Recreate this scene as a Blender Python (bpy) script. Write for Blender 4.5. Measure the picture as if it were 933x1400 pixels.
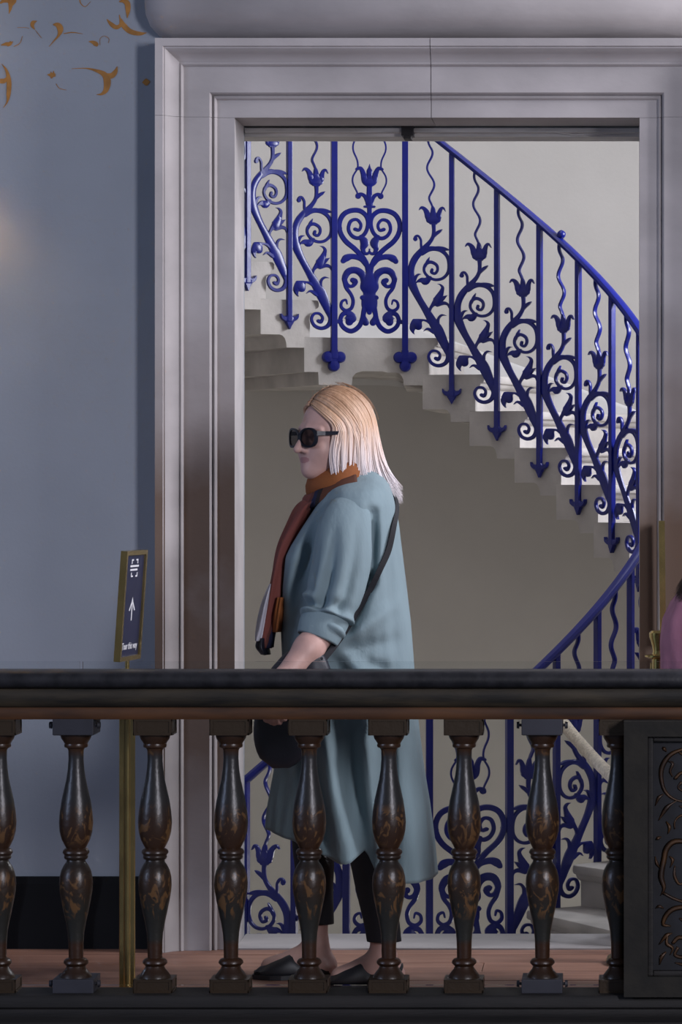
import bpy, bmesh, math, random
import numpy as np
from mathutils import Vector, Matrix
random.seed(7); np.random.seed(7)
PI = math.pi; R_ = math.radians
for o in list(bpy.data.objects): bpy.data.objects.remove(o)
sc = bpy.context.scene
col = sc.collection

# ------------------------------------------------------------------ camera
F = 4940.0                 # focal length in pixels of a 933x1400 frame
EYE = 1.42                 # lens height above the gallery floor
cam = bpy.data.cameras.new('camera'); camo = bpy.data.objects.new('camera', cam); col.objects.link(camo)
cam.sensor_fit = 'VERTICAL'; cam.sensor_height = 36.0; cam.lens = F/1400*36
cam.shift_x = -(850-466.5)/1400; cam.shift_y = (650-700)/1400
camo.location = (0, 0, EYE); camo.rotation_euler = (PI/2, 0, 0)
cam.clip_end = 100
sc.camera = camo
def W(x, y, Y):            # photograph measure -> metres at distance Y
    return Vector(((x-850)*Y/F, Y, EYE+(650-y)*Y/F))

# ------------------------------------------------------------------ world, lights, exposure
wd = bpy.data.worlds.new('hall_ambience'); sc.world = wd; wd.use_nodes = True
wd.node_tree.nodes['Background'].inputs[0].default_value = (0.72, 0.76, 1.0, 1)
wd.node_tree.nodes['Background'].inputs[1].default_value = 0.075
sc.view_settings.view_transform = 'Standard'; sc.view_settings.look = 'None'
sc.view_settings.exposure = 0.30; sc.view_settings.gamma = 1.0; sc.view_settings.use_curve_mapping = False

XC, YC, RI, RO = -0.814, 13.30, 1.015, 2.15      # stair well: axis, railing radius, wall radius
def area(name, loc, aim, sx, sy, power, colr, shape='RECTANGLE'):
    l = bpy.data.lights.new(name, 'AREA'); l.shape = shape; l.size = sx; l.size_y = sy; l.energy = power; l.color = colr
    o = bpy.data.objects.new(name, l); col.objects.link(o); o.location = loc
    o.rotation_euler = (Vector(aim)-Vector(loc)).to_track_quat('-Z', 'Y').to_euler()
    return o
area('hall_window_east', (4.6, 1.2, 3.3), (-0.8, 10.8, 1.5), 1.0, 2.2, 370, (0.92, 0.90, 1.0))
area('hall_window_west', (-9.0, 4.6, 3.0), (-0.8, 9.5, 0.6), 0.9, 2.6, 150, (0.56, 0.68, 1.0))
area('gallery_end_window', (3.4, 9.75, 3.7), (-0.9, 10.5, 1.3), 1.1, 1.8, 170, (0.94, 0.92, 1.0))  # extra unseen lamp, added to brighten right-facing stone and the walker's back
area('stair_lantern', (XC+0.2, YC-0.2, 5.6), (XC, YC, 0.0), 2.6, 2.6, 36, (0.95, 0.95, 1.0), 'DISK')
area('stair_window', (XC+2.08*math.sin(R_(100)), YC-2.08*math.cos(R_(100)), 2.55), (XC-0.9, YC+0.4, 1.9), 0.7, 1.2, 76, (0.90, 0.92, 1.0))
area('stair_window_below', (XC+2.05*math.sin(R_(118)), YC-2.05*math.cos(R_(118)), -0.65), (XC-1.6, YC+0.6, 0.7), 0.7, 1.1, 22, (1.0, 0.95, 0.88))  # unseen lamp added to lift the dark lower wall and soffits

# ------------------------------------------------------------------ materials
def mat(name, c, rough=0.6, metal=0.0, var=0.0, vscale=8.0, bump=0.0, bscale=60.0, c2=None, spec=0.5, stretch=None, detail=4.0):
    m = bpy.data.materials.new(name); m.use_nodes = True
    n = m.node_tree.nodes; l = m.node_tree.links; b = n['Principled BSDF']
    b.inputs['Base Color'].default_value = (*c, 1); b.inputs['Roughness'].default_value = rough
    b.inputs['Metallic'].default_value = metal; b.inputs['Specular IOR Level'].default_value = spec
    tc = n.new('ShaderNodeTexCoord'); src = tc.outputs['Object']
    if stretch:
        mp = n.new('ShaderNodeMapping'); mp.inputs['Scale'].default_value = stretch; l.new(src, mp.inputs[0]); src = mp.outputs[0]
    if var or c2:
        t = n.new('ShaderNodeTexNoise'); t.inputs['Scale'].default_value = vscale; t.inputs['Detail'].default_value = detail
        l.new(src, t.inputs['Vector'])
        r = n.new('ShaderNodeValToRGB'); r.color_ramp.elements[0].position = 0.35; r.color_ramp.elements[1].position = 0.65
        a = tuple(max(0, v*(1-var)) for v in c); d = c2 if c2 else tuple(min(1, v*(1+var)) for v in c)
        r.color_ramp.elements[0].color = (*a, 1); r.color_ramp.elements[1].color = (*d, 1)
        l.new(t.outputs[0], r.inputs[0]); l.new(r.outputs[0], b.inputs['Base Color'])
    if bump:
        t2 = n.new('ShaderNodeTexNoise'); t2.inputs['Scale'].default_value = bscale; t2.inputs['Detail'].default_value = 5
        l.new(src, t2.inputs['Vector'])
        bp = n.new('ShaderNodeBump'); bp.inputs['Strength'].default_value = bump; bp.inputs['Distance'].default_value = 0.01
        l.new(t2.outputs[0], bp.inputs['Height']); l.new(bp.outputs[0], b.inputs['Normal'])
    return m
M = {}
M['wall'] = mat('painted_wall', (0.30, 0.33, 0.375), 0.75, var=0.05, vscale=2.5, bump=0.06, bscale=90)
M['stair_wall'] = mat('stairwell_plaster', (0.52, 0.50, 0.475), 0.8, var=0.03, vscale=3, bump=0.05, bscale=70)
M['skirt_white'] = mat('white_skirting_paint', (0.62, 0.61, 0.60), 0.6, var=0.03)
M['step'] = mat('portland_stone_steps', (0.47, 0.44, 0.415), 0.7, var=0.16, vscale=5, bump=0.12, bscale=60)
M['blue'] = mat('ultramarine_iron_paint', (0.003, 0.0085, 0.175), 0.30, var=0.12, vscale=14, bump=0.05, bscale=40)
M['black'] = mat('black_skirting', (0.002, 0.002, 0.003), 0.8, var=0.2, spec=0.15)
M['gold_paint'] = mat('gilt_wall_paint', (0.37, 0.17, 0.035), 0.6, var=0.2, vscale=30)
M['brass'] = mat('polished_brass', (0.56, 0.43, 0.17), 0.2, metal=0.92, var=0.15, vscale=12)
M['steel'] = mat('dark_steel_clamp', (0.038, 0.039, 0.050), 0.55, metal=0.2, var=0.15)
M['rope'] = mat('cream_cotton_rope', (0.80, 0.71, 0.58), 0.9, var=0.15, vscale=60, bump=0.5, bscale=300)
M['white_cap'] = mat('white_rope_binding', (0.75, 0.75, 0.78), 0.7, var=0.05)
M['navy_sign'] = mat('navy_sign_print', (0.012, 0.016, 0.05), 0.35, var=0.1)
M['print'] = mat('white_print', (0.75, 0.75, 0.78), 0.6, var=0.02)
M['hardware'] = mat('dark_hardware', (0.03, 0.028, 0.03), 0.5, metal=0.5, var=0.2)
M['timber'] = mat('grey_timber', (0.55, 0.53, 0.51), 0.7, var=0.2, vscale=20, stretch=(0.3, 3, 3))
M['plank'] = mat('worn_floorboards', (0.29, 0.14, 0.095), 0.5, c2=(0.37, 0.19, 0.13), var=0.12, vscale=6, stretch=(0.4, 4, 4), bump=0.08, bscale=20)
M['rail_top'] = mat('dark_rail_cap_paint', (0.0085, 0.009, 0.013), 0.5, c2=(0.018, 0.018, 0.022), var=0.4, vscale=26, bump=0.08, bscale=70)
M['rail_mid'] = mat('dark_green_rail_paint', (0.016, 0.0135, 0.009), 0.65, c2=(0.048, 0.036, 0.020), var=0.35, vscale=9, stretch=(0.5, 3, 3), bump=0.1, bscale=60)
M['rail_low'] = mat('brown_gilt_fillet', (0.040, 0.015, 0.005), 0.65, c2=(0.105, 0.040, 0.011), var=0.3, vscale=7, stretch=(0.5, 3, 3))
M['kerb'] = mat('dark_kerb_paint', (0.0075, 0.0062, 0.0055), 0.65, var=0.4, vscale=15, stretch=(0.4, 3, 3), bump=0.1)
M['pedestal'] = mat('dark_pedestal_paint', (0.0120, 0.0100, 0.0065), 0.8, var=0.35, vscale=14, bump=0.12, bscale=70)
M['panel_ground'] = mat('slate_blue_panel_ground', (0.010, 0.011, 0.015), 0.75, var=0.3, vscale=20)
M['gilt'] = mat('worn_gilding', (0.13, 0.06, 0.02), 0.5, c2=(0.030, 0.016, 0.010), metal=0.2, var=0.3, vscale=22)

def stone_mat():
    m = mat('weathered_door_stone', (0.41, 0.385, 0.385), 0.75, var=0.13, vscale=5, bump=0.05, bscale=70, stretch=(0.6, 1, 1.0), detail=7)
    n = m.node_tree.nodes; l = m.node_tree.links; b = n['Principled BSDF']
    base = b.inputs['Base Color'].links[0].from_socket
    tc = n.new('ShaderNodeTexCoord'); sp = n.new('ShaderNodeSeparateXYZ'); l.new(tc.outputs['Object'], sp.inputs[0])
    # brown tint on front-facing stone at middle height, broken up by noise
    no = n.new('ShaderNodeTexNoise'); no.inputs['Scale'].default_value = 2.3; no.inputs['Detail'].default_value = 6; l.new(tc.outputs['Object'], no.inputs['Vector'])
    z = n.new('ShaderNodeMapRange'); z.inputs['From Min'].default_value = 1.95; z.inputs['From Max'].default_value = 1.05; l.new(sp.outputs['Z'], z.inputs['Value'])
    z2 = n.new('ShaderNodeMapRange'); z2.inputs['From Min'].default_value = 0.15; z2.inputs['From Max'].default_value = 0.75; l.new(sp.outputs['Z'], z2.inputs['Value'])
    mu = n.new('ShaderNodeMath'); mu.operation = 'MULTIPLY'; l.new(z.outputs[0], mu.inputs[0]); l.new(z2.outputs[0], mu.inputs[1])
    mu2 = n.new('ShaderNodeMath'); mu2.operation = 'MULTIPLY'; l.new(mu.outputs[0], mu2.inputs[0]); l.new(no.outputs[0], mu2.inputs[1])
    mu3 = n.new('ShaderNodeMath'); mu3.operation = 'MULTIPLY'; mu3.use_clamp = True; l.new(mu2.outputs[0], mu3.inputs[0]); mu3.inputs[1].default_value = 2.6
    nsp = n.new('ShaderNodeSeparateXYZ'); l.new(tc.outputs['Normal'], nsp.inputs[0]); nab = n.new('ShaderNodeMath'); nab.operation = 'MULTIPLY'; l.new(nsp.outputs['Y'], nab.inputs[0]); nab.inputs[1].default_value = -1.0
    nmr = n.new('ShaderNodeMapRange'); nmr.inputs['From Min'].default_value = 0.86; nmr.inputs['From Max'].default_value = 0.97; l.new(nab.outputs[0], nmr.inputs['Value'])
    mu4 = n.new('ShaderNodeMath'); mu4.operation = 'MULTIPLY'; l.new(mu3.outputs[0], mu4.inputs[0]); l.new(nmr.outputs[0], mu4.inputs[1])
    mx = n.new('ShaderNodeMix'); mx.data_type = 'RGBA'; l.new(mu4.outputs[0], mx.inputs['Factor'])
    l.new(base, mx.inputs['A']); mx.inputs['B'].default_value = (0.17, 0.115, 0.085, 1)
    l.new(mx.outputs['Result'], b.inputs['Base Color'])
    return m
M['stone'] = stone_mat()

def baluster_mat():
    m = bpy.data.materials.new('painted_gilded_baluster'); m.use_nodes = True
    n = m.node_tree.nodes; l = m.node_tree.links; b = n['Principled BSDF']
    tc = n.new('ShaderNodeTexCoord'); sp = n.new('ShaderNodeSeparateXYZ'); l.new(tc.outputs['Object'], sp.inputs[0])
    band = n.new('ShaderNodeValToRGB'); cr = band.color_ramp     # painted bands up the shaft (height in the baluster)
    mr = n.new('ShaderNodeMapRange'); mr.inputs['From Max'].default_value = 0.716; l.new(sp.outputs['Z'], mr.inputs['Value'])
    l.new(mr.outputs[0], band.inputs[0])
    stops = [(0.0, (.040, .030, .019)), (0.049, (.036, .027, .017)), (0.052, (.026, .016, .010)), (0.10, (.040, .020, .011)), (0.17, (.045, .022, .012)), (0.19, (.026, .030, .030)), (0.30, (.024, .027, .027)),
             (0.40, (.040, .024, .015)), (0.47, (.022, .020, .019)), (0.53, (.045, .024, .014)), (0.64, (.034, .021, .016)), (0.70, (.026, .030, .036)), (0.86, (.030, .034, .042)), (0.885, (.050, .026, .013)), (0.94, (.034, .018, .010)), (0.943, (.040, .031, .020)), (1.0, (.040, .031, .020))]
    while len(cr.elements) < len(stops): cr.elements.new(0.5)
    for e, (p, c) in zip(cr.elements, stops): e.position = p; e.color = (c[0]*0.95, c[1]*0.80, c[2]*0.66, 1)
    no = n.new('ShaderNodeTexNoise'); no.inputs['Scale'].default_value = 34; no.inputs['Detail'].default_value = 3; no.inputs['Distortion'].default_value = 1.6
    oi = n.new('ShaderNodeObjectInfo'); ad = n.new('ShaderNodeVectorMath'); ad.operation = 'ADD'
    l.new(tc.outputs['Object'], ad.inputs[0]); l.new(oi.outputs['Random'], ad.inputs[1]); mpb = n.new('ShaderNodeMapping'); mpb.inputs['Scale'].default_value = (1, 1, 0.55); l.new(ad.outputs[0], mpb.inputs[0]); l.new(mpb.outputs[0], no.inputs['Vector'])
    th = n.new('ShaderNodeValToRGB'); th.color_ramp.elements[0].position = 0.53; th.color_ramp.elements[1].position = 0.60; l.new(no.outputs[0], th.inputs[0])
    zone = n.new('ShaderNodeValToRGB'); zr = zone.color_ramp; l.new(mr.outputs[0], zone.inputs[0])
    zs = [(0.0, 0), (0.26, 0), (0.30, 1), (0.42, 1), (0.45, 0), (0.53, 0), (0.56, 1), (0.65, 1), (0.69, 0), (0.86, 0), (0.875, .8), (0.89, 0)]
    while len(zr.elements) < len(zs): zr.elements.new(0.5)
    for e, (p, v) in zip(zr.elements, zs): e.position = p; e.color = (v, v, v, 1)
    mu = n.new('ShaderNodeMath'); mu.operation = 'MULTIPLY'; l.new(th.outputs[0], mu.inputs[0]); l.new(zone.outputs[0], mu.inputs[1])
    mx = n.new('ShaderNodeMix'); mx.data_type = 'RGBA'; l.new(mu.outputs[0], mx.inputs['Factor']); l.new(band.outputs[0], mx.inputs['A'])
    mx.inputs['B'].default_value = (0.135, 0.068, 0.026, 1); l.new(mx.outputs['Result'], b.inputs['Base Color'])
    b.inputs['Roughness'].default_value = 0.36
    t2 = n.new('ShaderNodeTexNoise'); t2.inputs['Scale'].default_value = 70; l.new(tc.outputs['Object'], t2.inputs['Vector'])
    bp = n.new('ShaderNodeBump'); bp.inputs['Strength'].default_value = 0.15; bp.inputs['Distance'].default_value = 0.006; l.new(t2.outputs[0], bp.inputs['Height']); l.new(bp.outputs[0], b.inputs['Normal'])
    return m
M['baluster'] = baluster_mat()
def glass_mat():
    m = bpy.data.materials.new('clear_glass_screen'); m.use_nodes = True
    n = m.node_tree.nodes; l = m.node_tree.links; n.remove(n['Principled BSDF'])
    tr = n.new('ShaderNodeBsdfTransparent'); tr.inputs[0].default_value = (0.97, 0.98, 0.98, 1)
    gl = n.new('ShaderNodeBsdfGlossy'); gl.inputs['Roughness'].default_value = 0.02
    fr = n.new('ShaderNodeFresnel'); fr.inputs[0].default_value = 1.3
    mx = n.new('ShaderNodeMixShader'); l.new(fr.outputs[0], mx.inputs[0]); l.new(tr.outputs[0], mx.inputs[1]); l.new(gl.outputs[0], mx.inputs[2])
    l.new(mx.outputs[0], n['Material Output'].inputs[0])
    return m
M['glass'] = glass_mat()

# ------------------------------------------------------------------ mesh helpers
class MB:
    def __init__(s): s.v = []; s.f = []
    def add(s, vs, fs):
        o = len(s.v); s.v += [tuple(p) for p in vs]; s.f += [tuple(i+o for i in f) for f in fs]
    def box(s, x0, x1, y0, y1, z0, z1):
        s.add([(x0,y0,z0),(x1,y0,z0),(x1,y1,z0),(x0,y1,z0),(x0,y0,z1),(x1,y0,z1),(x1,y1,z1),(x0,y1,z1)],
              [(0,3,2,1),(4,5,6,7),(0,1,5,4),(1,2,6,5),(2,3,7,6),(3,0,4,7)])
    def loft(s, rings, closed=True, caps=True):
        n = len(rings[0]); o = len(s.v)
        for r in rings: s.v += [tuple(p) for p in r]
        for i in range(len(rings)-1):
            for j in range(n if closed else n-1):
                k = (j+1) % n
                s.f.append((o+i*n+j, o+i*n+k, o+(i+1)*n+k, o+(i+1)*n+j))
        if caps:
            s.f.append(tuple(o+j for j in reversed(range(n)))); s.f.append(tuple(o+(len(rings)-1)*n+j for j in range(n)))
    def lathe(s, prof, seg=24, c=(0,0,0)):
        s.loft([[(c[0]+r*math.cos(2*PI*j/seg), c[1]+r*math.sin(2*PI*j/seg), c[2]+z) for j in range(seg)] for z, r in prof])
    def tube(s, pts, rad, seg=8, flat=1.0):
        pts = [Vector(p) for p in pts]; rings = []; up = None
        for i, p in enumerate(pts):
            t = (pts[min(i+1, len(pts)-1)]-pts[max(i-1, 0)]).normalized()
            if up is None: up = t.orthogonal().normalized()
            up = (up-t*up.dot(t)).normalized(); b = t.cross(up)
            r = rad[i] if hasattr(rad, '__len__') else rad
            rings.append([p+up*(r*math.cos(2*PI*j/seg))+b*(r*flat*math.sin(2*PI*j/seg)) for j in range(seg)])
        s.loft(rings)
    def mesh(s, name, m, smooth=False, bevel=0):
        me = bpy.data.meshes.new(name); me.from_pydata(s.v, [], s.f); me.validate()
        bm = bmesh.new(); bm.from_mesh(me); bmesh.ops.recalc_face_normals(bm, faces=bm.faces)
        if bevel: bmesh.ops.bevel(bm, geom=bm.edges[:], offset=bevel, segments=2, affect='EDGES', profile=0.7)
        bm.to_mesh(me); bm.free()
        me.materials.append(M[m])
        if smooth == True:
            me.polygons.foreach_set('use_smooth', [True]*len(me.polygons))
        elif smooth:
            me.polygons.foreach_set('use_smooth', [True]*len(me.polygons)); me.set_sharp_from_angle(angle=R_(smooth))
        return me
    def build(s, name, m, parent=None, smooth=False, bevel=0):
        return link(name, s.mesh(name, m, smooth, bevel), parent)
def link(name, me, parent=None):
    o = bpy.data.objects.new(name, me); col.objects.link(o)
    if parent: o.parent = parent
    return o
def tag(o, label=None, cat=None, group=None, kind=None):
    if label: o['label'] = label
    if cat: o['category'] = cat
    if group: o['group'] = group
    if kind: o['kind'] = kind
    return o
def empty(name, loc=(0,0,0), rz=0):
    o = bpy.data.objects.new(name, None); col.objects.link(o); o.location = loc; o.rotation_euler = (0,0,rz); o.empty_display_size = 0.1
    return o
def catmull(P, n=4):
    P = [np.array(p, float) for p in P]
    if len(P) < 3:
        return [P[0]*(1-i/n)+P[1]*(i/n) for i in range(n+1)]
    out = []
    for i in range(len(P)-1):
        p0 = P[i-1] if i else 2*P[0]-P[1]; p1 = P[i]; p2 = P[i+1]; p3 = P[i+2] if i+2 < len(P) else 2*P[-1]-P[-2]
        for j in range(n):
            t = j/n
            out.append(0.5*((2*p1)+(-p0+p2)*t+(2*p0-5*p1+4*p2-p3)*t*t+(-p0+3*p1-3*p2+p3)*t**3))
    out.append(P[-1]); return out
def stroke(mb, pts, fmap, t, n=4, dome=0.0, round_over=1e9):
    """a flat bar of changing width along a 2-D path; fmap(x, y, depth) places it in the round"""
    C = catmull(pts, n)
    for end in (0, 1):
        e, q = (C[-1], C[-2]) if end else (C[0], C[1])
        if e[2] > round_over:
            dd = e[:2]-q[:2]; dd = dd/(np.hypot(*dd)+1e-9)
            ex = [np.array([*(e[:2]+dd*(e[2]/2)*math.sin(a)), max(e[2]*math.cos(a), 0.0005)]) for a in (0.5, 0.95, 1.3, 1.52)]
            C = C+ex if end else ex[::-1]+C
    L = len(C); rings = []
    for i, c in enumerate(C):
        d = C[min(i+1, L-1)][:2]-C[max(i-1, 0)][:2]; d = d/(np.hypot(*d)+1e-9); nn = np.array([-d[1], d[0]]); w = max(c[2], 0.0006)/2
        a = c[:2]+nn*w; b = c[:2]-nn*w
        if dome:
            m = c[:2]
            rings.append([fmap(a[0], a[1], t/2), fmap(m[0], m[1], -t/2-dome*min(1, w/0.006)), fmap(b[0], b[1], t/2)])
        else:
            a2 = c[:2]+nn*w*0.72; b2 = c[:2]-nn*w*0.72
            rings.append([fmap(a[0], a[1], t*.28), fmap(a[0], a[1], -t*.28), fmap(a2[0], a2[1], -t/2), fmap(b2[0], b2[1], -t/2), fmap(b[0], b[1], -t*.28), fmap(b[0], b[1], t*.28), fmap(b2[0], b2[1], t/2), fmap(a2[0], a2[1], t/2)])
    mb.loft(rings)

# ------------------------------------------------------------------ the room: wall with doorway, architrave, floor
YW = 10.856                                   # wall surface
YA = 10.82                                   # inner fascia of the door surround
DX0, DX1 = (321-850)*YA/F, (875-850)*YA/F    # clear opening
DZ1 = EYE+(650-163)*YA/F
YB = 11.14                                   # back of the stone reveal
mb = MB()
WE = 0.215
mb.box(-6.0, DX0-WE, YW, YB, -0.3, 4.8); mb.box(DX1+WE, 4.5, YW, YB, -0.3, 4.8); mb.box(DX0-WE, DX1+WE, YW, YB, DZ1+WE, 4.8)
mb.box(DX0-WE, DX0-0.004, YB-0.06, YB, -0.3, DZ1+WE); mb.box(DX1+0.004, DX1+WE, YB-0.06, YB, -0.3, DZ1+WE); mb.box(DX0-0.004, DX1+0.004, YB-0.06, YB, DZ1+0.01, DZ1+WE)
wall = mb.build('wall_back', 'wall'); tag(wall, 'blue grey painted wall around the stone doorway', kind='structure')

# gilt painted arabesques on the wall (4.24 units = one photograph pixel)
def wallmap(x, y, d): return W(x/4.24, y/4.24, YW-0.0008+d)
GP = [[(40,0,20),(60,10,24),(60,45,16),(52,80,2)], [(0,20,6),(20,5,18),(45,0,24),(85,0,20),(60,40,10)],
      [(215,122,2),(192,130,18),(188,150,16),(202,172,2)], [(308,142,6),(335,145,24),(350,170,28),(340,205,12),(310,240,5),(285,270,2)],
      [(5,262,3),(35,255,16),(55,255,18),(75,240,3)], [(45,270,3),(52,255,12),(62,238,3)],
      [(515,240,3),(540,245,16),(558,258,22),(562,270,6)], [(580,262,2),(580,225,2),(605,208,2),(632,225,2),(628,250,2)],
      [(275,432,3),(300,435,20),(322,435,14)], [(295,415,3),(300,440,14),(298,455,5)], [(310,410,2),(312,430,10),(320,440,4)], [(325,485,3),(345,512,3),(385,522,2)],
      [(415,398,2),(500,396,5),(560,410,14),(605,432,26),(622,470,34),(615,520,24),(590,545,12),(560,548,2)], [(605,435,20),(645,440,26),(670,415,20),(680,385,2)],
      [(692,10,6),(715,5,18),(738,20,26),(742,60,22),(738,105,2)],
      [(620,112,4),(645,140,18),(675,158,20),(700,140,14),(692,85,3)], [(700,110,10),(715,145,24),(755,182,24),(810,195,18),(850,190,3)],
      [(825,478,3),(848,476,34),(870,474,3)], [(0,470,22),(25,468,22),(40,450,8)], [(10,370,2),(38,410,12),(52,470,22),(50,540,20),(42,590,8),(20,625,2)],
      [(462,0,6),(470,22,4),(495,38,3),(525,10,2)], [(370,195,4),(420,188,5),(480,196,2)], [(100,160,2),(150,160,2),(170,165,2)], [(205,175,2),(240,220,2)], [(80,270,3),(115,250,3),(130,210,2)]]
for k, g in enumerate(GP):
    mb = MB(); stroke(mb, [(x, y, w*1.25) for x, y, w in g], lambda x, y, d, k=k: wallmap(x, y, d-0.00025*(k % 5)), 0.0008, 4)
    o = mb.build('painted_scroll', 'gold_paint', wall)
    # stroke width above was in the same measure as the path

# door surround: one moulded section mitred round the opening
AW = 0.229
prof = [(0.0, 0.26), (0.0, 0.0), (0.052, 0.0), (0.055, -0.008), (0.059, -0.011), (0.063, -0.008), (0.066, -0.002), (0.069, -0.018), (0.073, -0.022), (0.150, -0.022), (0.153, -0.030), (0.157, -0.033), (0.161, -0.030),
        (0.168, -0.034), (0.178, -0.040), (0.187, -0.052), (0.194, -0.064), (0.200, -0.070), (0.204, -0.070), (0.206, -0.076), (AW, -0.078), (AW, 0.062)]
# jamb and head are separate stones
def sweep(path_fn, stations):
    return [[path_fn(s, o, d) for o, d in prof] for s in stations]
def P_left(z, o, d): return (DX0-o, YA+d, z)
root = empty('door_surround', (0, 0, 0)); tag(root, 'moulded pale stone door surround with pulvinated frieze', kind='structure'); root.name = 'trim_1'
def mitred(a, b):   # rings between two stations given as functions of the offset
    mb = MB(); mb.loft([[a(o, d) for o, d in prof], [b(o, d) for o, d in prof]]); return mb
JZ = DZ1+0.004
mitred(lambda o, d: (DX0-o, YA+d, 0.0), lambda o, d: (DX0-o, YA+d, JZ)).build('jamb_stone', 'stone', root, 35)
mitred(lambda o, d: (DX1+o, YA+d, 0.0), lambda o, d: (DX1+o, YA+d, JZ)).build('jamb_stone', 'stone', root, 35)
XJ = (590-850)*YA/F
# left corner: short upright above the jamb joint, then the head
def head(xa, xb, left):
    mb = MB()
    if left: rings = [[(DX0-o, YA+d, JZ+0.0008) for o, d in prof], [(DX0-o, YA+d, DZ1+o+0.005) for o, d in prof], [(xb, YA+d, DZ1+o+0.005) for o, d in prof]]
    else: rings = [[(xa, YA+d, DZ1+o+0.005) for o, d in prof], [(DX1+o, YA+d, DZ1+o+0.005) for o, d in prof], [(DX1+o, YA+d, JZ+0.0008) for o, d in prof]]
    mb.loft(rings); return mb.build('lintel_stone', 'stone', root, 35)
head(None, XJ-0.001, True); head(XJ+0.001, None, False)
# frieze: cushion profile with a rounded return at the left end
ZA = DZ1+0.005+AW
fr = [(0.001, 0.0), (0.006, -0.02), (0.02, -0.062), (0.045, -0.098), (0.08, -0.118), (0.12, -0.124), (0.16, -0.118), (0.195, -0.098), (0.22, -0.062), (0.236, -0.02), (0.24, 0.0)]
mb = MB(); FX0, FX1 = (233-850)*YA/F, DX1+AW-0.014
rings = []
for z, d in fr:
    q = -d*0.62
    rings.append([(FX0-q, YW+0.02, ZA+z), (FX0-q, YW+d*0.35, ZA+z), (FX0-q*0.72, YW+d*0.78, ZA+z), (FX0+0.01, YW+d-0.02, ZA+z), (FX1-0.01, YW+d-0.02, ZA+z), (FX1+q*0.72, YW+d*0.78, ZA+z), (FX1+q, YW+d*0.35, ZA+z), (FX1+q, YW+0.02, ZA+z)])
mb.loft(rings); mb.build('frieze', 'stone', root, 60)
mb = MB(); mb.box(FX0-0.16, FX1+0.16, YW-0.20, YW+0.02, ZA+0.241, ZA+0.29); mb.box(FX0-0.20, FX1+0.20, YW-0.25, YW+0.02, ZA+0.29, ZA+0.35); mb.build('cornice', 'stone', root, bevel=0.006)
# threshold stone, timber head behind the lintel, closer keep
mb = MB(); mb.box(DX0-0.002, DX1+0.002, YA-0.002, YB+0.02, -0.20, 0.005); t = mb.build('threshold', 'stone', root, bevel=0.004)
mb = MB(); mb.box(DX0-0.1, DX1+0.1, YB+0.002, YB+0.16, DZ1-0.022, DZ1+0.3); mb.box(DX0+0.0, DX1, YB-0.03, YB+0.002, DZ1-0.012, DZ1+0.001); mb.build('timber_head', 'timber', root)
mb = MB(); c = W(558, 181, YB-0.02); mb.box(c.x-0.019, c.x+0.019, YB-0.045, YB+0.03, c.z-0.012, c.z+0.018); mb.box(c.x-0.012, c.x+0.012, YB-0.05, YB+0.03, c.z-0.022, c.z-0.012); mb.build('bolt_keep', 'hardware', root, bevel=0.002)
mb = MB(); c = W(790, 181, YB); mb.tube([W(735, 177, YB-0.03), W(785, 184, YB+0.0), W(850, 181, YB-0.01)], 0.0035, 6); mb.build('closer_arm', 'timber', root)

# skirting
mb = MB(); mb.loft([[(x, YW+0.002, -0.05), (x, YW-0.02, -0.05), (x, YW-0.02, 0.195), (x, YW-0.012, 0.214), (x, YW+0.002, 0.216)] for x in (-5.9, DX0-AW-0.002)])
tag(mb.build('baseboard_back', 'black'), 'black painted skirting at the foot of the wall', kind='structure')
mb = MB(); mb.loft([[(x, YW+0.002, -0.05), (x, YW-0.02, -0.05), (x, YW-0.02, 0.195), (x, YW-0.012, 0.214), (x, YW+0.002, 0.216)] for x in (DX1+AW+0.002, 4.4)])
tag(mb.build('baseboard_right', 'black'), 'black painted skirting right of the doorway', kind='structure')

# gallery floor: boards along the gallery
fl = MB(); fl.box(-6, 4.5, 9.36, YW+0.3, -0.30, -0.022)
floor = fl.build('floor', 'timber'); tag(floor, 'brown boarded gallery floor', kind='structure')
y = 9.44; k = 0
while y < YW-0.03:
    w = min(0.182, YW-0.002-y)
    x = -6 + (k % 3)*0.7
    cuts = [-6.0, -3.6+0.9*(k % 3), -0.9+0.5*((k*2) % 3), 1.6+0.4*(k % 2), 4.5]
    for a, b in zip(cuts[:-1], cuts[1:]):
        mb = MB(); mb.box(a+0.0012, b-0.0012, y+0.0012, y+w-0.0012, -0.022, random.uniform(-0.0015, 0)); mb.build('floorboard', 'plank', floor)
    y += w; k += 1

# stair well wall: a drum with the doorway cut through it
def cyl(T, R, z): return (XC+R*math.sin(T), YC-R*math.cos(T), z)
TA, TB = math.asin((DX0-XC-0.01)/RO), math.asin((DX1-XC+0.01)/RO)
mb = MB(); N = 90; Z0, Z1 = -2.6, 6.2
Ts = [TB+(2*PI+TA-TB)*i/N for i in range(N+1)]
rings = [[cyl(T, RO, Z0), cyl(T, RO, Z1), cyl(T, RO+0.03, Z1), cyl(T, RO+0.03, Z0)] for T in Ts]; mb.loft(rings)
Tl = [TA+(TB-TA)*i/10 for i in range(11)]
mb.loft([[cyl(T, RO, DZ1+0.03), cyl(T, RO, Z1), cyl(T, RO+0.03, Z1), cyl(T, RO+0.03, DZ1+0.03)] for T in Tl])
mb.loft([[cyl(T, RO, Z0), cyl(T, RO, -0.2), cyl(T, RO+0.03, -0.2), cyl(T, RO+0.03, Z0)] for T in Tl])
sw = mb.build('wall_stairwell', 'stair_wall', None, 40); tag(sw, 'curved pale plaster wall of the round stairwell', kind='structure')
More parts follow.
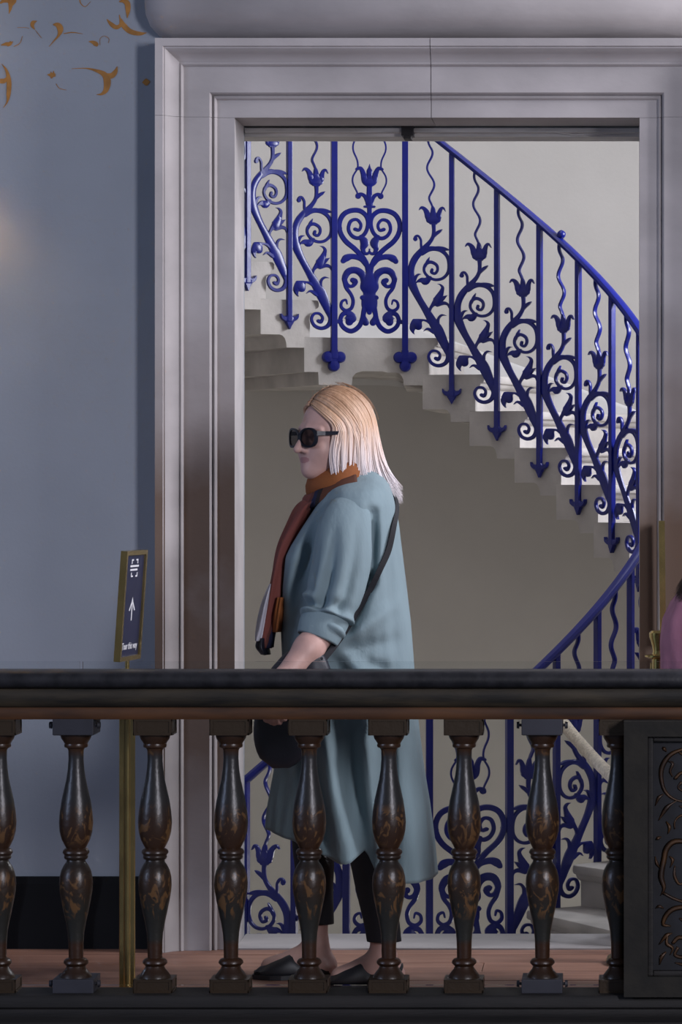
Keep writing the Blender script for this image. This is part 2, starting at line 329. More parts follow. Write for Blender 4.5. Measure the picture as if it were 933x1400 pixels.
mb = MB(); mb.lathe([(-2.62, RO), (-2.6, RO)], 64, (XC, YC, 0)); tag(mb.build('floor_stairwell', 'step'), 'stone floor at the foot of the stairwell', kind='structure')
mb = MB(); mb.loft([[cyl(2*PI*i/64, 1.75, 6.2), cyl(2*PI*i/64, RO+0.03, 6.2), cyl(2*PI*i/64, RO+0.03, 6.24), cyl(2*PI*i/64, 1.75, 6.24)] for i in range(65)])
tag(mb.build('ceiling_stairwell', 'stair_wall'), 'plaster ring around the roof lantern', kind='structure')

# frames round the stairwell lamps; the low window is added for its fill lamp
for k_, (T_, z_, w2, h2) in enumerate(((R_(100), 2.55, 0.37, 0.62), (R_(118), -0.65, 0.37, 0.57))):
    wf = empty('window_%d' % (k_+1), cyl(T_, RO-0.02, z_), T_); tag(wf, ('tall' if k_ == 0 else 'low')+' white framed stairwell window', kind='structure')
    for a_, b_, c_, d_ in ((-w2-.04, -w2, -h2-.04, h2+.04), (w2, w2+.04, -h2-.04, h2+.04), (-w2, w2, h2, h2+.04), (-w2, w2, -h2-.04, -h2)):
        mb = MB(); mb.box(a_, b_, -0.03, 0.03, c_, d_); mb.build('window_frame', 'skirt_white', wf)

# ------------------------------------------------------------------ stone stair
RISE = 0.1455; ZU = EYE+0.545; ZL = ZU-15*RISE
D = R_(10.49); L = R_(15.99); T0 = R_(182.43); TC = T0-15*D; TBm = TC-L; TAm = TBm-L
ROFF = R_(7.2)                       # nosing lies this far below its baluster
RF = RI+0.014                        # inner faces of the steps
stair = empty('stone_staircase', (XC, YC, 0)); tag(stair, 'cantilevered pale stone spiral staircase curving up around the well', 'staircase')
def step_mesh(name, span, landing=False):
    """span = angle from this nosing to the next one up"""
    def ring(R, end):
        pts = []
        nose = [(-0.010, 0.0), (-0.003, -0.003), (0.0, -0.010), (0.0, -0.024), (-0.004, -0.031), (-0.014, -0.034), (-0.016, -0.042), (-0.024, -0.052), (-0.036, -0.057), (-0.037, -0.1452)]
        for ds, z in nose: pts.append((-ds/R, z))
        for s_, z in [(0.060, -0.1452), (0.060, -0.1875), (0.135, -0.1875), (0.1365, -0.168), (0.142, -0.152), (0.151, -0.142), (0.163, -0.137)]: pts.append((s_/RF, z))
        pts += [(end, -0.137), (end, -0.0004)]
        return [(R*math.sin(a), -R*math.cos(a), z) for a, z in pts]
    RR = (RF, RF+0.28, RF+0.56, RF+0.84, RO-0.001)
    mb = MB(); e0 = 0.2/RF if landing else span+0.060/RF
    mb.loft([ring(R, e0) for R in RR])
    if landing:
        e1 = span+0.060/RF; A_ = [(0.2/RF, -.137), (0.22/RF, -.132)]+[(a, -.132) for a in np.arange(0.24, 0.315, 0.03)/RF]+[(0.325/RF, -.14), (0.338/RF, -.155), (0.342/RF, -.1875)]+[(a, -.1875) for a in np.arange(0.37, e1*RF-0.075, 0.03)/RF]+[(e1-0.06/RF, -.1875), (e1-0.058/RF, -.137), (e1, -.137)]
        n_ = len(RR); m_ = len(A_); vs = [(R*math.sin(t), -R*math.cos(t), z) for t, zb in A_ for R in RR for z in (-0.0002, zb)]
        ix = lambda i, r, k: (i*n_+r)*2+k
        fs = []
        for i in range(m_-1):
            for r in range(n_-1):
                fs += [(ix(i, r, 0), ix(i+1, r, 0), ix(i+1, r+1, 0), ix(i, r+1, 0)), (ix(i, r, 1), ix(i, r+1, 1), ix(i+1, r+1, 1), ix(i+1, r, 1))]
            for r in (0, n_-1): fs.append((ix(i, r, 0), ix(i+1, r, 0), ix(i+1, r, 1), ix(i, r, 1)))
        for i in (0, m_-1):
            for r in range(n_-1): fs.append((ix(i, r, 0), ix(i, r+1, 0), ix(i, r+1, 1), ix(i, r, 1)))
        mb.add(vs, fs)
    return mb.mesh(name, 'step', 30)
sm = step_mesh('step', D)
def put(me, name, T, z, parent=stair):
    o = link(name, me, parent); o.rotation_euler = (0, 0, T); o.location = (0, 0, z); return o
for k in range(1, 15): put(sm, 'step', T0-k*D-ROFF, ZU-k*RISE)
put(step_mesh('landing', D+L, True), 'landing', T0-ROFF, ZU)
for k in range(1, 9): put(sm, 'step', T0+L+k*D-ROFF, ZU+k*RISE)
put(step_mesh('landing', D+2*L, True), 'landing', TAm-ROFF, ZL)
for k in range(1, 6): put(sm, 'step', TAm-k*D-ROFF, ZL-k*RISE)
# level of the walking line
def tread(T):
    if T <= TAm: return ZL+(T-TAm)/D*RISE
    if T <= TC: return ZL
    if T <= T0: return ZL+(T-TC)/D*RISE
    if T <= T0+L: return ZU
    return ZU+(T-T0-L)/D*RISE
mb = MB(); Ts = [TC+0.02+(T0+L+8*D-TC)*i/110 for i in range(111)]
mb.loft([[(R*math.sin(T), -R*math.cos(T), tread(T-0.02)+h) for R, h in ((RO-0.014, -0.16), (RO-0.014, 0.10), (RO-0.008, 0.112), (RO-0.002, 0.115), (RO-0.002, -0.16))] for T in Ts])
sk = mb.build('raking_skirting', 'skirt_white', stair, 40); sk['label'] = 'white skirting running up the curved wall'

# ------------------------------------------------------------------ blue iron railing
HR = 0.868                           # underside of the handrail above the tread line
rail = empty('tulip_railing', (XC, YC, 0)); tag(rail, 'ultramarine blue wrought iron stair railing with scrolling tulip stems', 'railing')
TH = 0.013
def cylmap(x, y, d):                 # local arc length, height, depth -> on the drum (depth>0 = towards the wall)
    a = x/RI; R = RI+d; return (R*math.sin(a), -R*math.cos(a), y)
def tp(pts, off=0.0):                # traced measure of one stem panel -> metres from the lower baluster
    return [((432-(x+0.019*y))/1964, (1411-y)/2026, w/2000) for x, y, w in pts]
TREE = [
 [(378,1250,30),(362,1190,56),(345,1150,62),(305,1060,74),(265,990,62),(215,900,50),(170,820,46),(135,750,52),(108,680,60),(100,610,50),(108,540,46),(135,480,46),(175,430,42),(215,390,36),(255,345,28),(280,300,26),(286,250,26),(285,205,30)],
 [(380,1225,40),(380,1280,34),(350,1325,28),(298,1340,25),(248,1318,23),(226,1268,21),(248,1226,19),(292,1224,19),(316,1256,20),(302,1288,26),(282,1282,26)],
 [(190,440,30),(235,408,36),(285,400,32),(340,416,28),(384,458,26),(400,520,24),(392,590,22),(350,638,21),(290,650,21),(236,626,21),(204,580,20),(214,530,22),(255,508,24),(300,530,22),(310,568,20),(290,600,20),(262,590,22),(266,570,22)],
 [(235,404,22),(315,396,26),(368,404,26),(412,414,3)],
 [(212,545,18),(232,502,22),(250,466,2)],
 [(190,420,24),(184,370,18),(183,330,18),(165,300,18),(145,302,20),(140,322,32)],
 [(283,305,18),(308,278,24),(334,260,20),(354,246,2)],
 [(248,636,30),(214,662,52),(182,654,36),(152,664,16),(136,680,3)],
 [(120,670,26),(140,625,22),(160,608,14),(182,606,2)],
 [(236,930,22),(246,884,20),(268,850,30),(298,828,66),(318,790,52),(338,745,32),(346,712,22),(328,690,12),(306,684,2)],
 [(296,838,36),(342,802,32),(382,776,2)], [(302,852,28),(352,838,26),(384,850,18),(392,880,2)],
 [(300,1030,30),(308,965,20),(335,935,16),(374,938,2)],
 [(262,1010,30),(215,980,18),(176,976,22),(142,1004,88),(108,1034,52),(108,1068,20),(120,1090,2)],
 [(270,1070,28),(222,1044,18),(188,1064,2)]]
TULIP = [
 [(262,196,20),(244,150,42),(234,112,38),(216,82,28),(192,72,20),(172,92,3)],
 [(305,196,20),(322,152,42),(332,112,32),(346,82,24),(364,76,16),(382,104,3)],
 [(284,205,30),(284,188,88),(284,165,100),(284,140,64),(284,110,40),(282,78,28),(276,46,4)]]
def heart(pts, sgn=1): return [(sgn*-(x-286)/1526, (1152-y)/1428, w/1440) for x, y, w in pts]
HEART2 = [   # mirrored about the panel axis
 [(288,800,30),(300,745,26),(325,700,25),(375,652,25),(432,608,25),(464,560,25),(470,508,25),(446,460,25),(400,436,25),(345,436,24),(305,466,22),(295,512,20),(312,562,20),(352,590,20),(392,578,19),(414,540,18),(400,496,18),(362,486,16),(338,514,16),(348,544,16),(374,540,18)],
 [(336,585,26),(316,616,44),(326,650,26),(314,676,18),(292,674,14),(284,652,6)],
 [(306,742,22),(340,706,26),(392,694,28),(428,704,36),(446,720,26)],
 [(318,858,26),(328,800,36),(368,772,34),(414,780,34),(438,822,28),(420,856,20),(390,862,18),(372,838,28),(388,828,26)],
 [(440,818,24),(428,870,20),(400,906,18),(385,945,18),(396,986,18),(430,1000,18),(458,980,16),(454,950,14),(430,940,12),(422,962,8)],
 [(308,950,28),(320,1000,24),(330,1050,24),(352,1092,24),(396,1116,24),(442,1098,22),(464,1060,22),(450,1022,22),(418,1014,30),(402,1040,62),(408,1062,40)],
 [(310,985,22),(322,1030,22),(308,1066,34)],
 [(470,536,26),(496,536,26)], [(462,1060,22),(492,1064,20)]]
HEART1 = [[(286,520,26),(286,420,24),(286,392,40),(285,340,28),(286,290,26)], [(256,412,12),(286,412,14),(316,412,12)],
 [(286,780,36),(286,825,78),(286,870,92),(286,902,62),(286,926,74),(286,950,80),(286,985,72),(286,1008,26)], [(244,926,26),(286,926,30),(326,926,26)]]
HT2 = [[(290,292,20),(312,268,34),(324,225,26),(340,196,20),(364,200,14)], [(296,392,20),(312,356,20),(335,342,18),(354,352,30)]]
HT1 = [[(286,302,20),(286,282,66),(286,262,52),(286,246,20)], [(286,270,22),(286,215,30),(286,192,14),(287,170,2)]]
def fat(P): return [(x, y, w*1.16) for x, y, w in P]
def mk(lists, conv, name, n=4):
    mb = MB()
    for s in lists: stroke(mb, fat(conv(s)), cylmap, TH, n, round_over=0.004)
    return mb.mesh(name, 'blue', 40)
tree_me = mk(TREE, tp, 'scroll_panel'); tulip_me = mk(TULIP, tp, 'tulip')
heart_me = MB()
for s in HEART1: stroke(heart_me, fat(heart(s)), cylmap, TH, round_over=0.004)
for s in HEART2:
    for g in (1, -1): stroke(heart_me, fat(heart(s, g)), cylmap, TH, round_over=0.004)
heart_me = heart_me.mesh('heart_panel', 'blue', 40)
ht = MB()
for s in HT1: stroke(ht, fat(heart(s)), cylmap, TH, round_over=0.004)
for s in HT2:
    for g in (1, -1): stroke(ht, fat(heart(s, g)), cylmap, TH, round_over=0.004)
ht_me = ht.mesh('tulip', 'blue', 40)
# wavy rods
def wavy_tree():
    a0, z0 = tp([(278, 60, 0)])[0][:2]; z1 = HR+0.5*RISE+0.004; mb = MB(); pts = []
    for i in range(33):
        u = i/32; amp = 0.0125*min(1, 5*(1-u))*min(1, 8*u+.1)
        pts.append((a0+(0.093-a0)*u+amp*math.sin(u*2*PI*2.2+0.4), z0+(z1-z0)*u, 0.0085))
    stroke(mb, pts, lambda x, y, d: cylmap(x, y, d*1.35), TH, 2); return mb.mesh('wavy_rod', 'blue', 40)
def wavy_heart():
    mb = MB()
    base = [(354,348,10),(364,325,10),(387,280,10),(385,240,10),(358,195,10),(360,150,10),(383,100,10),(384,60,10),(364,15,10),(360,-25,10),(383,-70,10),(384,-100,10),(370,-130,10)]
    for g in (1, -1): stroke(mb, heart(base, g), cylmap, 0.010, 3)
    return mb.mesh('wavy_rod', 'blue', 40)
wt, wh = wavy_tree(), wavy_heart()
def post_mesh(trefoil):
    mb = MB(); w = 0.0122 if trefoil else 0.0098; zb = -0.085
    ring = lambda z: [(-w, -RI-0.011, z), (w, -RI-0.011, z), (w, -RI+0.011, z), (-w, -RI+0.011, z)]
    mb.loft([ring(zb), ring(HR+0.012)])
    return mb.mesh('post', 'blue', bevel=0.002)
def foot_mesh(trefoil):
    mb = MB()
    if trefoil:
        for cx, cz in ((-0.024, -0.078), (0.024, -0.078), (0, -0.112)):
            mb.loft([[((cx+r*math.cos(2*PI*j/18)), -RI+d, cz+r*math.sin(2*PI*j/18)) for j in range(18)] for d, r in ((-0.013, 0.023), (0.004, 0.023), (0.010, 0.018), (0.012, 0.002))])
        mb.box(-0.014, 0.014, -RI-0.012, -RI+0.010, -0.10, -0.05)
    else:
        cv = lambda s, g: [(g*(x-86)/2000, (535-y)/2026, w/2000) for x, y, w in s]
        for g in (1, -1): stroke(mb, cv([(86,692,40),(118,690,40),(148,676,28),(160,648,4)], g), cylmap, 0.020)
        stroke(mb, cv([(86,660,50),(86,690,84),(86,715,70),(86,742,38),(86,772,2)], 1), cylmap, 0.020)
    return mb.mesh('trefoil_foot' if trefoil else 'arrow_foot', 'blue', 40)
pm = [post_mesh(False), post_mesh(True)]; fm = [foot_mesh(False), foot_mesh(True)]
def post(T, z, tre=False):
    p = put(pm[tre], 'post', T, z, rail); f = link('trefoil_foot' if tre else 'arrow_foot', fm[tre], p)
def tree(T, z):
    p = put(tree_me, 'scroll_panel', T, z, rail); link('tulip', tulip_me, p); link('wavy_rod', wt, p)
def hrt(T, z):
    p = put(heart_me, 'heart_panel', T, z, rail); link('tulip', ht_me, p); link('wavy_rod', wh, p)
NUP, NDN = 5, 4
for k in range(1, 15): post(T0-k*D, ZU-k*RISE)
for k in range(1, 16): tree(T0-k*D, ZU-k*RISE)
post(T0, ZU, True); post(T0+L, ZU, True); hrt(T0+L/2, ZU)
for k in range(1, NUP+1): post(T0+L+k*D, ZU+k*RISE); 
for k in range(0, NUP): tree(T0+L+k*D, ZU+k*RISE)
for T in (TAm, TBm, TC): post(T, ZL, True)
hrt((TAm+TBm)/2, ZL); hrt((TBm+TC)/2, ZL)
for k in range(1, NDN+1): post(TAm-k*D, ZL-k*RISE); tree(TAm-k*D, ZL-k*RISE)
# handrail, one long helical bar
mb = MB(); Ta, Tb = TAm-NDN*D, T0+L+NUP*D; n = 260; rings = []
def sm_tread(T): return sum(tread(T+e*D*0.22) for e in (-2, -1, 0, 1, 2))/5
for i in range(n+1):
    T = Ta+(Tb-Ta)*i/n; z = sm_tread(T)+HR+0.016
    cs = [(-0.019, -0.010), (-0.014, -0.015), (0.014, -0.015), (0.019, -0.010), (0.021, 0.002), (0.015, 0.013), (0.0, 0.017), (-0.015, 0.013), (-0.021, 0.002)]
    rings.append([((RI+a)*math.sin(T), -(RI+a)*math.cos(T), z+b) for a, b in cs])
mb.loft(rings); mb.build('handrail', 'blue', rail, 40)
Tf = T0-3.55*D; z = sm_tread(Tf)+HR+0.046
mb = MB(); c = (RI*math.sin(Tf), -RI*math.cos(Tf), z)
mb.lathe([(-0.017, 0.006), (-0.014, 0.010), (-0.008, 0.0155), (0, 0.0175), (0.008, 0.0155), (0.014, 0.010), (0.0175, 0.002)], 16, c); mb.build('ball_finial', 'blue', rail, True)
# ------------------------------------------------------------------ balustrade
YR = 9.50
def bx(px): return (px-850)*YR/F
bal = empty('gallery_balustrade', (0, YR, 0)); tag(bal, 'dark painted wooden balustrade with gilded vase shaped balusters', 'balustrade')
X0, X1 = -2.7, 1.5
def extrude_part(name, prof, m, x0=X0, x1=X1, sm=40):
    mb = MB(); mb.loft([[(x, y, z) for y, z in prof] for x in (x0, x1)]); return mb.build(name, m, bal, sm)
extrude_part('rail_fillet', [(-0.052, 0.782), (-0.058, 0.790), (-0.058, 0.808), (-0.054, 0.8135), (0.054, 0.8135), (0.058, 0.808), (0.058, 0.790), (0.052, 0.782)], 'rail_low')
extrude_part('rail_moulding', [(-0.056, 0.814), (-0.066, 0.822), (-0.072, 0.834), (-0.074, 0.846), (-0.072, 0.856), (-0.066, 0.8655), (0.066, 0.8655), (0.072, 0.856), (0.074, 0.846), (0.072, 0.834), (0.066, 0.822), (0.056, 0.814)], 'rail_mid')
extrude_part('rail_cap', [(-0.080, 0.866), (-0.090, 0.872), (-0.094, 0.882), (-0.093, 0.893), (-0.087, 0.902), (-0.076, 0.908), (0.066, 0.908), (0.076, 0.902), (0.080, 0.893), (0.080, 0.872), (0.074, 0.866)], 'rail_top')
extrude_part('kerb', [(-0.115, -0.32), (-0.115, -0.012), (-0.122, -0.008), (-0.122, 0.000), (-0.108, 0.010), (-0.098, 0.018), (-0.094, 0.030), (-0.100, 0.036), (-0.100, 0.058), (-0.094, 0.066), (0.060, 0.066), (0.060, -0.018), (-0.05, -0.018), (-0.05, -0.32)], 'kerb')
extrude_part('kerb_fillet', [(-0.123, -0.060), (-0.130, -0.056), (-0.130, -0.046), (-0.116, -0.040), (-0.114, -0.060)], 'rail_low')
u = 0.00068
bp = [(125,58),(118,55),(122,49),(130,44),(138,46),(144,44),(148,34),(156,30),(190,29),(230,32),(270,38),(310,47),(350,56),(395,63),(435,66),(470,63),(500,55),(522,44),(534,38),(538,46),(545,51),(552,52),(558,47),(562,45),(568,47),(575,44),(580,36),(588,38),(600,47),(620,57),(645,63),(672,65),(700,63),(735,57),(780,48),(820,39),(860,32),(900,29),(958,28),(962,40),(970,47),(978,48),(985,42),(990,36),(1000,40),(1012,50),(1025,59),(1036,62)]
prof = [(92, 60), (100, 60), (112, 56), (120, 50)] + bp[2:]
bm_ = MB(); bm_.lathe([((1085-y)*u, r*u) for y, r in reversed(prof)], 28)
for z0, z1 in (((1085-1085)*u, (1085-1034)*u), ((1085-94)*u, (1085-33)*u+0.001)):
    h = 72*u; bm_.box(-h, h, -h, h, z0, z1)
    for (ax, s) in ((0, 1), (0, -1), (1, 1), (1, -1)):      # raised border on the block faces
        pass
    e = 0.0025; w = 0.006
    for s in (-1, 1):
        yy = s*(h+e/2)
        for (a, b, c, d) in ((-h, h, z0, z0+w), (-h, h, z1-w, z1), (-h, -h+w, z0, z1), (h-w, h, z0, z1)):
            bm_.box(a, b, yy-e/2, yy+e/2, c, d); bm_.box(yy-e/2, yy+e/2, a, b, c, d)
bme = bm_.mesh('baluster', 'baluster', 40)
BXS = [-428, -321, -214, -107, -1, 104, 212, 316, 423, 532, 635, 742, 846]
for px in BXS:
    o = link('baluster', bme, bal); o.location = (bx(px), 0, 0.066); o.rotation_euler = (0, 0, 0)
for px in (104, 742):
    for z0, z1 in ((0.066, 0.102), (0.741, 0.783)):
        mb = MB(); x = bx(px); mb.box(x-0.0535, x+0.0535, -0.056, 0.075, z0, z1); c = mb.build('steel_clamp', 'steel', bal, bevel=0.002)
        for s in (-1, 1):
            mb = MB(); zc = (z0+z1)/2+0.003
            mb.tube([(x+s*0.053, -0.02, zc), (x+s*0.060, -0.02, zc)], 0.004, 8); mb.tube([(x+s*0.060, -0.02, zc), (x+s*0.067, -0.02, zc)], [0.0095, 0.0085], 10); mb.build('bolt', 'steel', c, 40)
# pedestal with carved panel
ped = MB(); PX0, PX1 = (853.5-850)*9.40/F, 0.40
mb = MB()
mb.box(PX0, PX1, -0.085, 0.085, 0.066, 0.782)
FW = 0.062
for a, b, c, d in ((PX0, PX0+FW, 0.066, 0.782), (PX1-FW, PX1, 0.066, 0.782), (PX0+FW, PX1-FW, 0.066, 0.118), (PX0+FW, PX1-FW, 0.742, 0.782)): mb.box(a, b, -0.125, -0.085, c, d)
pd = mb.build('pedestal', 'pedestal', bal)
mb = MB()
for k, (a, b, c, d) in enumerate(((PX0+FW, PX0+FW+0.014, 0.118, 0.742), (PX1-FW-0.014, PX1-FW, 0.118, 0.742), (PX0+FW+.014, PX1-FW-.014, 0.118, 0.132), (PX0+FW+.014, PX1-FW-.014, 0.728, 0.742))): mb.box(a, b, -0.108, -0.085, c, d)
mb.build('panel_moulding', 'kerb', pd, bevel=0.004)
mb = MB(); mb.box(PX0+FW+.014, PX1-FW-.014, -0.0885, -0.084, 0.132, 0.728); mb.build('panel_ground', 'panel_ground', pd)
CARVE = [[(206,180,14),(135,212,24),(98,262,30),(86,322,26),(102,400,20),(150,448,14),(230,466,10)], [(75,555,6),(108,496,26),(135,470,12),(165,450,5)], [(150,600,8),(150,560,12),(180,530,14),(225,545,10)],
 [(230,670,22),(152,664,30),(112,700,34),(98,765,32),(86,845,34),(100,905,22),(84,945,4)], [(96,930,18),(150,962,16),(230,990,16)], [(230,1000,24),(152,1010,28),(112,1042,28),(96,1092,22),(132,1102,8)],
 [(78,1195,8),(110,1152,24),(138,1138,6)], [(80,1300,6),(88,1262,24),(110,1235,10)], [(95,175,6),(100,185,22),(112,200,6)], [(62,655,5),(72,648,20),(88,640,5)], [(150,790,10),(148,840,18),(170,885,14),(200,870,10)],
 [(150,340,20),(180,310,18),(215,330,18),(225,375,16),(195,405,14),(165,385,12),(180,358,16)], [(140,1190,20),(170,1160,24),(220,1180,22),(225,1230,22),(190,1262,22),(150,1250,18),(165,1210,20)], [(60,480,4),(75,440,20),(98,420,6)], [(110,560,4),(125,590,20),(118,625,6)], [(60,740,4),(66,775,18),(80,800,5)], [(125,740,5),(140,760,18),(128,800,4)], [(60,1010,4),(78,1000,18),(100,1010,5)], [(120,1140,4),(112,1190,20),(140,1215,16),(128,1250,5)], [(120,250,5),(140,262,18),(128,300,14),(140,330,4)], [(165,200,4),(190,215,18),(222,208,5)], [(170,480,5),(195,492,16),(230,500,6)], [(150,1290,5),(190,1300,20),(230,1290,6)], [(170,1060,6),(195,1075,20),(225,1062,5)], [(240,560,20),(260,620,30),(262,700,34),(262,790,22),(262,830,6)], [(262,860,10),(262,920,40),(262,1000,46),(262,1080,30),(262,1140,8)], [(262,180,8),(262,240,40),(262,300,30),(262,420,20)]]
CX = (PX0+PX1)/2
def carvemap(x, y, d): return (x, -0.0885-0.001+d, y)
k = 0.196/ (262-60)*0.5
for s in CARVE:
    for g in (1, -1):
        pts = [(CX+g*-(262-x)*(CX-PX0-FW-0.018)/205, 0.726-(y-150)*0.590/1170, w*0.00056) for x, y, w in s]
        mb = MB(); stroke(mb, pts, carvemap, 0.004, 4, dome=0.006); mb.build('carved_scroll', 'gilt', pd, True)

# glass screens behind the balusters
for (a, b, lb) in ((-2.68, bx(104)-0.004, 'clear glass screen behind the balusters beside the arrow sign'), (bx(104)+0.004, bx(742)-0.004, 'clear glass screen behind the balusters in front of the walking person'), (bx(742)+0.004, 1.45, 'clear glass screen behind the balusters by the carved pedestal')):
    mb = MB(); mb.box(a, b, YR+0.088, YR+0.098, 0.067, 0.926); o = mb.build('glass_screen', 'glass'); tag(o, lb, 'glass screen', 'glass screens along the balustrade')

# ------------------------------------------------------------------ wall sconce just past the edge of the view
M['lamp_shade'] = mat('lamp_shade_warm', (0.8, 0.6, 0.35), 0.6, var=0.02)
c = W(-85, 262, YW)
sco = empty('wall_sconce', (c.x, YW, c.z)); tag(sco, 'small brass wall light with a cream shade on the blue wall', 'lamp')
mb = MB(); mb.lathe([(0, .045), (.008, .045), (.014, .03), (.018, .01)], 20); o = mb.build('backplate', 'brass', sco, 40); o.rotation_euler = (PI/2, 0, 0)
mb = MB(); mb.tube([(0, -0.015, 0), (0, -0.05, -0.02), (0, -0.085, -0.01), (0, -0.09, 0.03)], 0.006, 8); mb.build('arm', 'brass', sco, True)
mb = MB(); mb.loft([[((r)*math.cos(2*PI*j/24), -0.09+r*math.sin(2*PI*j/24), z) for j in range(24)] for z, r in ((0.03, .05), (0.13, .032), (0.13, .030), (0.03, .048))], caps=False); mb.build('lamp_shade', 'lamp_shade', sco, 60)
pl = bpy.data.lights.new('sconce_bulb', 'POINT'); pl.energy = 3.5; pl.color = (1.0, 0.72, 0.38); pl.shadow_soft_size = 0.02
po = bpy.data.objects.new('sconce_bulb', pl); col.objects.link(po); po.parent = sco; po.location = (0, -0.09, 0.07)

# ------------------------------------------------------------------ sign stands
def text_mesh(body, size, name, m):
    cu = bpy.data.curves.new(name, 'FONT'); cu.body = body; cu.size = size; cu.align_x = 'CENTER'; cu.align_y = 'CENTER'; cu.extrude = 0.0004
    o = bpy.data.objects.new(name, cu); col.objects.link(o); dg = bpy.context.evaluated_depsgraph_get()
    me = bpy.data.meshes.new_from_object(o.evaluated_get(dg)); bpy.data.objects.remove(o); me.materials.clear(); me.materials.append(M[m]); return me
def sign_stand(loc, yaw, lean, roll, w, h, ztop, label, face=True):
    r = empty('sign_stand', loc); tag(r, label, 'sign', 'brass sign stands on the gallery')
    mb = MB(); mb.box(-0.13, 0.13, -0.022, 0.022, 0.0005, 0.012); o = mb.build('base_plate', 'brass', r, bevel=0.002); o.rotation_euler = (0, 0, yaw*0)
    zb = ztop-h
    mb = MB()
    for dx, rr in ((-0.016, 0.0058), (0.0, 0.0115), (0.016, 0.0058)): mb.tube([(dx, 0, 0.012), (dx, 0, zb-0.03)], rr, 12)
    mb.box(-0.019, 0.019, -0.006, 0.006, 0.012, zb-0.03); mb.build('pole', 'brass', r, 40)
    mb = MB(); mb.lathe([(zb-0.03, 0.020), (zb-0.024, 0.020), (zb-0.022, 0.006), (zb+0.004, 0.006)], 16); mb.build('neck', 'brass', r, 40)
    E = Matrix.Translation((0, 0, zb)) @ Matrix.Rotation(yaw, 4, 'Z') @ Matrix.Rotation(lean, 4, 'X') @ Matrix.Rotation(roll, 4, 'Y')
    def part(mb, name, m, par, bevel=0, sm=False):
        o = mb.build(name, m, par, sm, bevel); o.matrix_local = E if par is r else Matrix.Identity(4); return o
    t = 0.009
    mb = MB()
    for a, b, c, d in ((-w/2, -w/2+0.012, 0, h), (w/2-0.012, w/2, 0, h), (-w/2+.012, w/2-.012, 0, 0.012), (-w/2+.012, w/2-.012, h-0.012, h)): mb.box(a, b, -t, t, c, d)
    fr_ = part(mb, 'frame', 'brass', r)
    mb = MB(); mb.box(-w/2+.012, w/2-.012, -0.003, 0.003, 0.012, h-0.012); pn = part(mb, 'sign_panel', 'navy_sign', r)
    if face:
        def flat(name, boxes):
            mb = MB()
            for x0, x1, z0, z1 in boxes: mb.box(x0, x1, -0.0036, -0.003, z0, z1)
            return mb.build(name, 'print', pn)
        mb = MB(); zc = h*0.47; mb.box(-0.0035, 0.0035, -0.0036, -0.003, zc-0.032, zc+0.020)
        for s in (-1, 1): mb.add([(0, -0.0036, zc+0.032), (s*0.007, -0.0036, zc+0.020), (s*0.030, -0.0036, zc-0.004), (s*0.022, -0.0036, zc-0.006), (s*0.002, -0.0036, zc+0.016), (0, -0.0036, zc+0.016)], [(0, 1, 2, 3, 4, 5)])
        mb.build('arrow', 'print', pn)
        me = text_mesh('Tour this way', 0.0265, 'lettering', 'print'); o = link('lettering', me, pn); o.rotation_euler = (PI/2, 0, 0); o.location = (0, -0.0035, h*0.13)
        zc = h*0.84; L_ = []
        for sx in (-1, 1):
            for sz in (-1, 1):
                L_ += [(sx*0.022-0.009, sx*0.022+0.009, zc+sz*0.022-0.002, zc+sz*0.022+0.002), (sx*0.022+sx*0.006-0.003, sx*0.022+sx*0.006+0.003, zc+sz*0.016-0.004, zc+sz*0.016+0.004)]
        L_ += [(-0.042, 0.040, zc+0.003, zc+0.008), (-0.042, 0.028, zc-0.007, zc-0.002)]
        flat('logo', L_)
    return r
a = W(174, 900, 9.78)
sign_stand((a.x, 9.78, 0), R_(82), R_(4.0), R_(0), 0.205, 0.298, EYE-(752-650)*9.78/F, 'navy arrow sign in a brass frame, standing against the blue wall')
a = W(907, 800, 10.70)
sign_stand((a.x, 10.70, 0), R_(89.4), R_(-0.6), 0, 0.09, 0.36, EYE-(712-650)*10.70/F, 'brass sign stand seen edge on beside the right door jamb', face=False)

# ------------------------------------------------------------------ stanchion and rope
a = W(902, 900, 10.52)
stn = empty('rope_stanchion', (a.x, 10.52, 0)); tag(stn, 'brass rope barrier post with round base by the right door jamb', 'stanchion')
mb = MB(); mb.lathe([(0.0005, .155), (.010, .157), (.020, .152), (.030, .120), (.038, .06), (.044, .030)], 40); mb.build('base', 'brass', stn, 40)
mb = MB(); mb.lathe([(.042, .0215), (.89, .0215)], 20); mb.build('pole', 'brass', stn, 40)
mb = MB(); mb.lathe([(.886, .030), (.892, .043), (.897, .043), (.900, .022), (.908, .019), (.925, .022), (.950, .030), (.962, .030), (.968, .024), (.970, .002)], 24); mb.build('cap', 'brass', stn, 40)
Pa = Vector((XC+(RI-0.0)*math.sin(TC+D)-0.02, YC-(RI+0.03)*math.cos(TC+D), EYE-(958-650)*12.45/F)); Pb = Vector((a.x-0.02, 10.545, 0.872))
mid = W(858, 1092, 11.1)
path = [Vector(p) for p in catmull([Pa, W(772, 990, 12.1), W(806, 1030, 11.75), W(842, 1068, 11.4), mid, W(876, 1060, 10.85), W(888, 985, 10.62), Pb], 12)]
rp = empty('barrier_rope', (0, 0, 0)); tag(rp, 'thick cream twisted rope hanging across the stair entrance', 'rope')
core = path[9:-4]
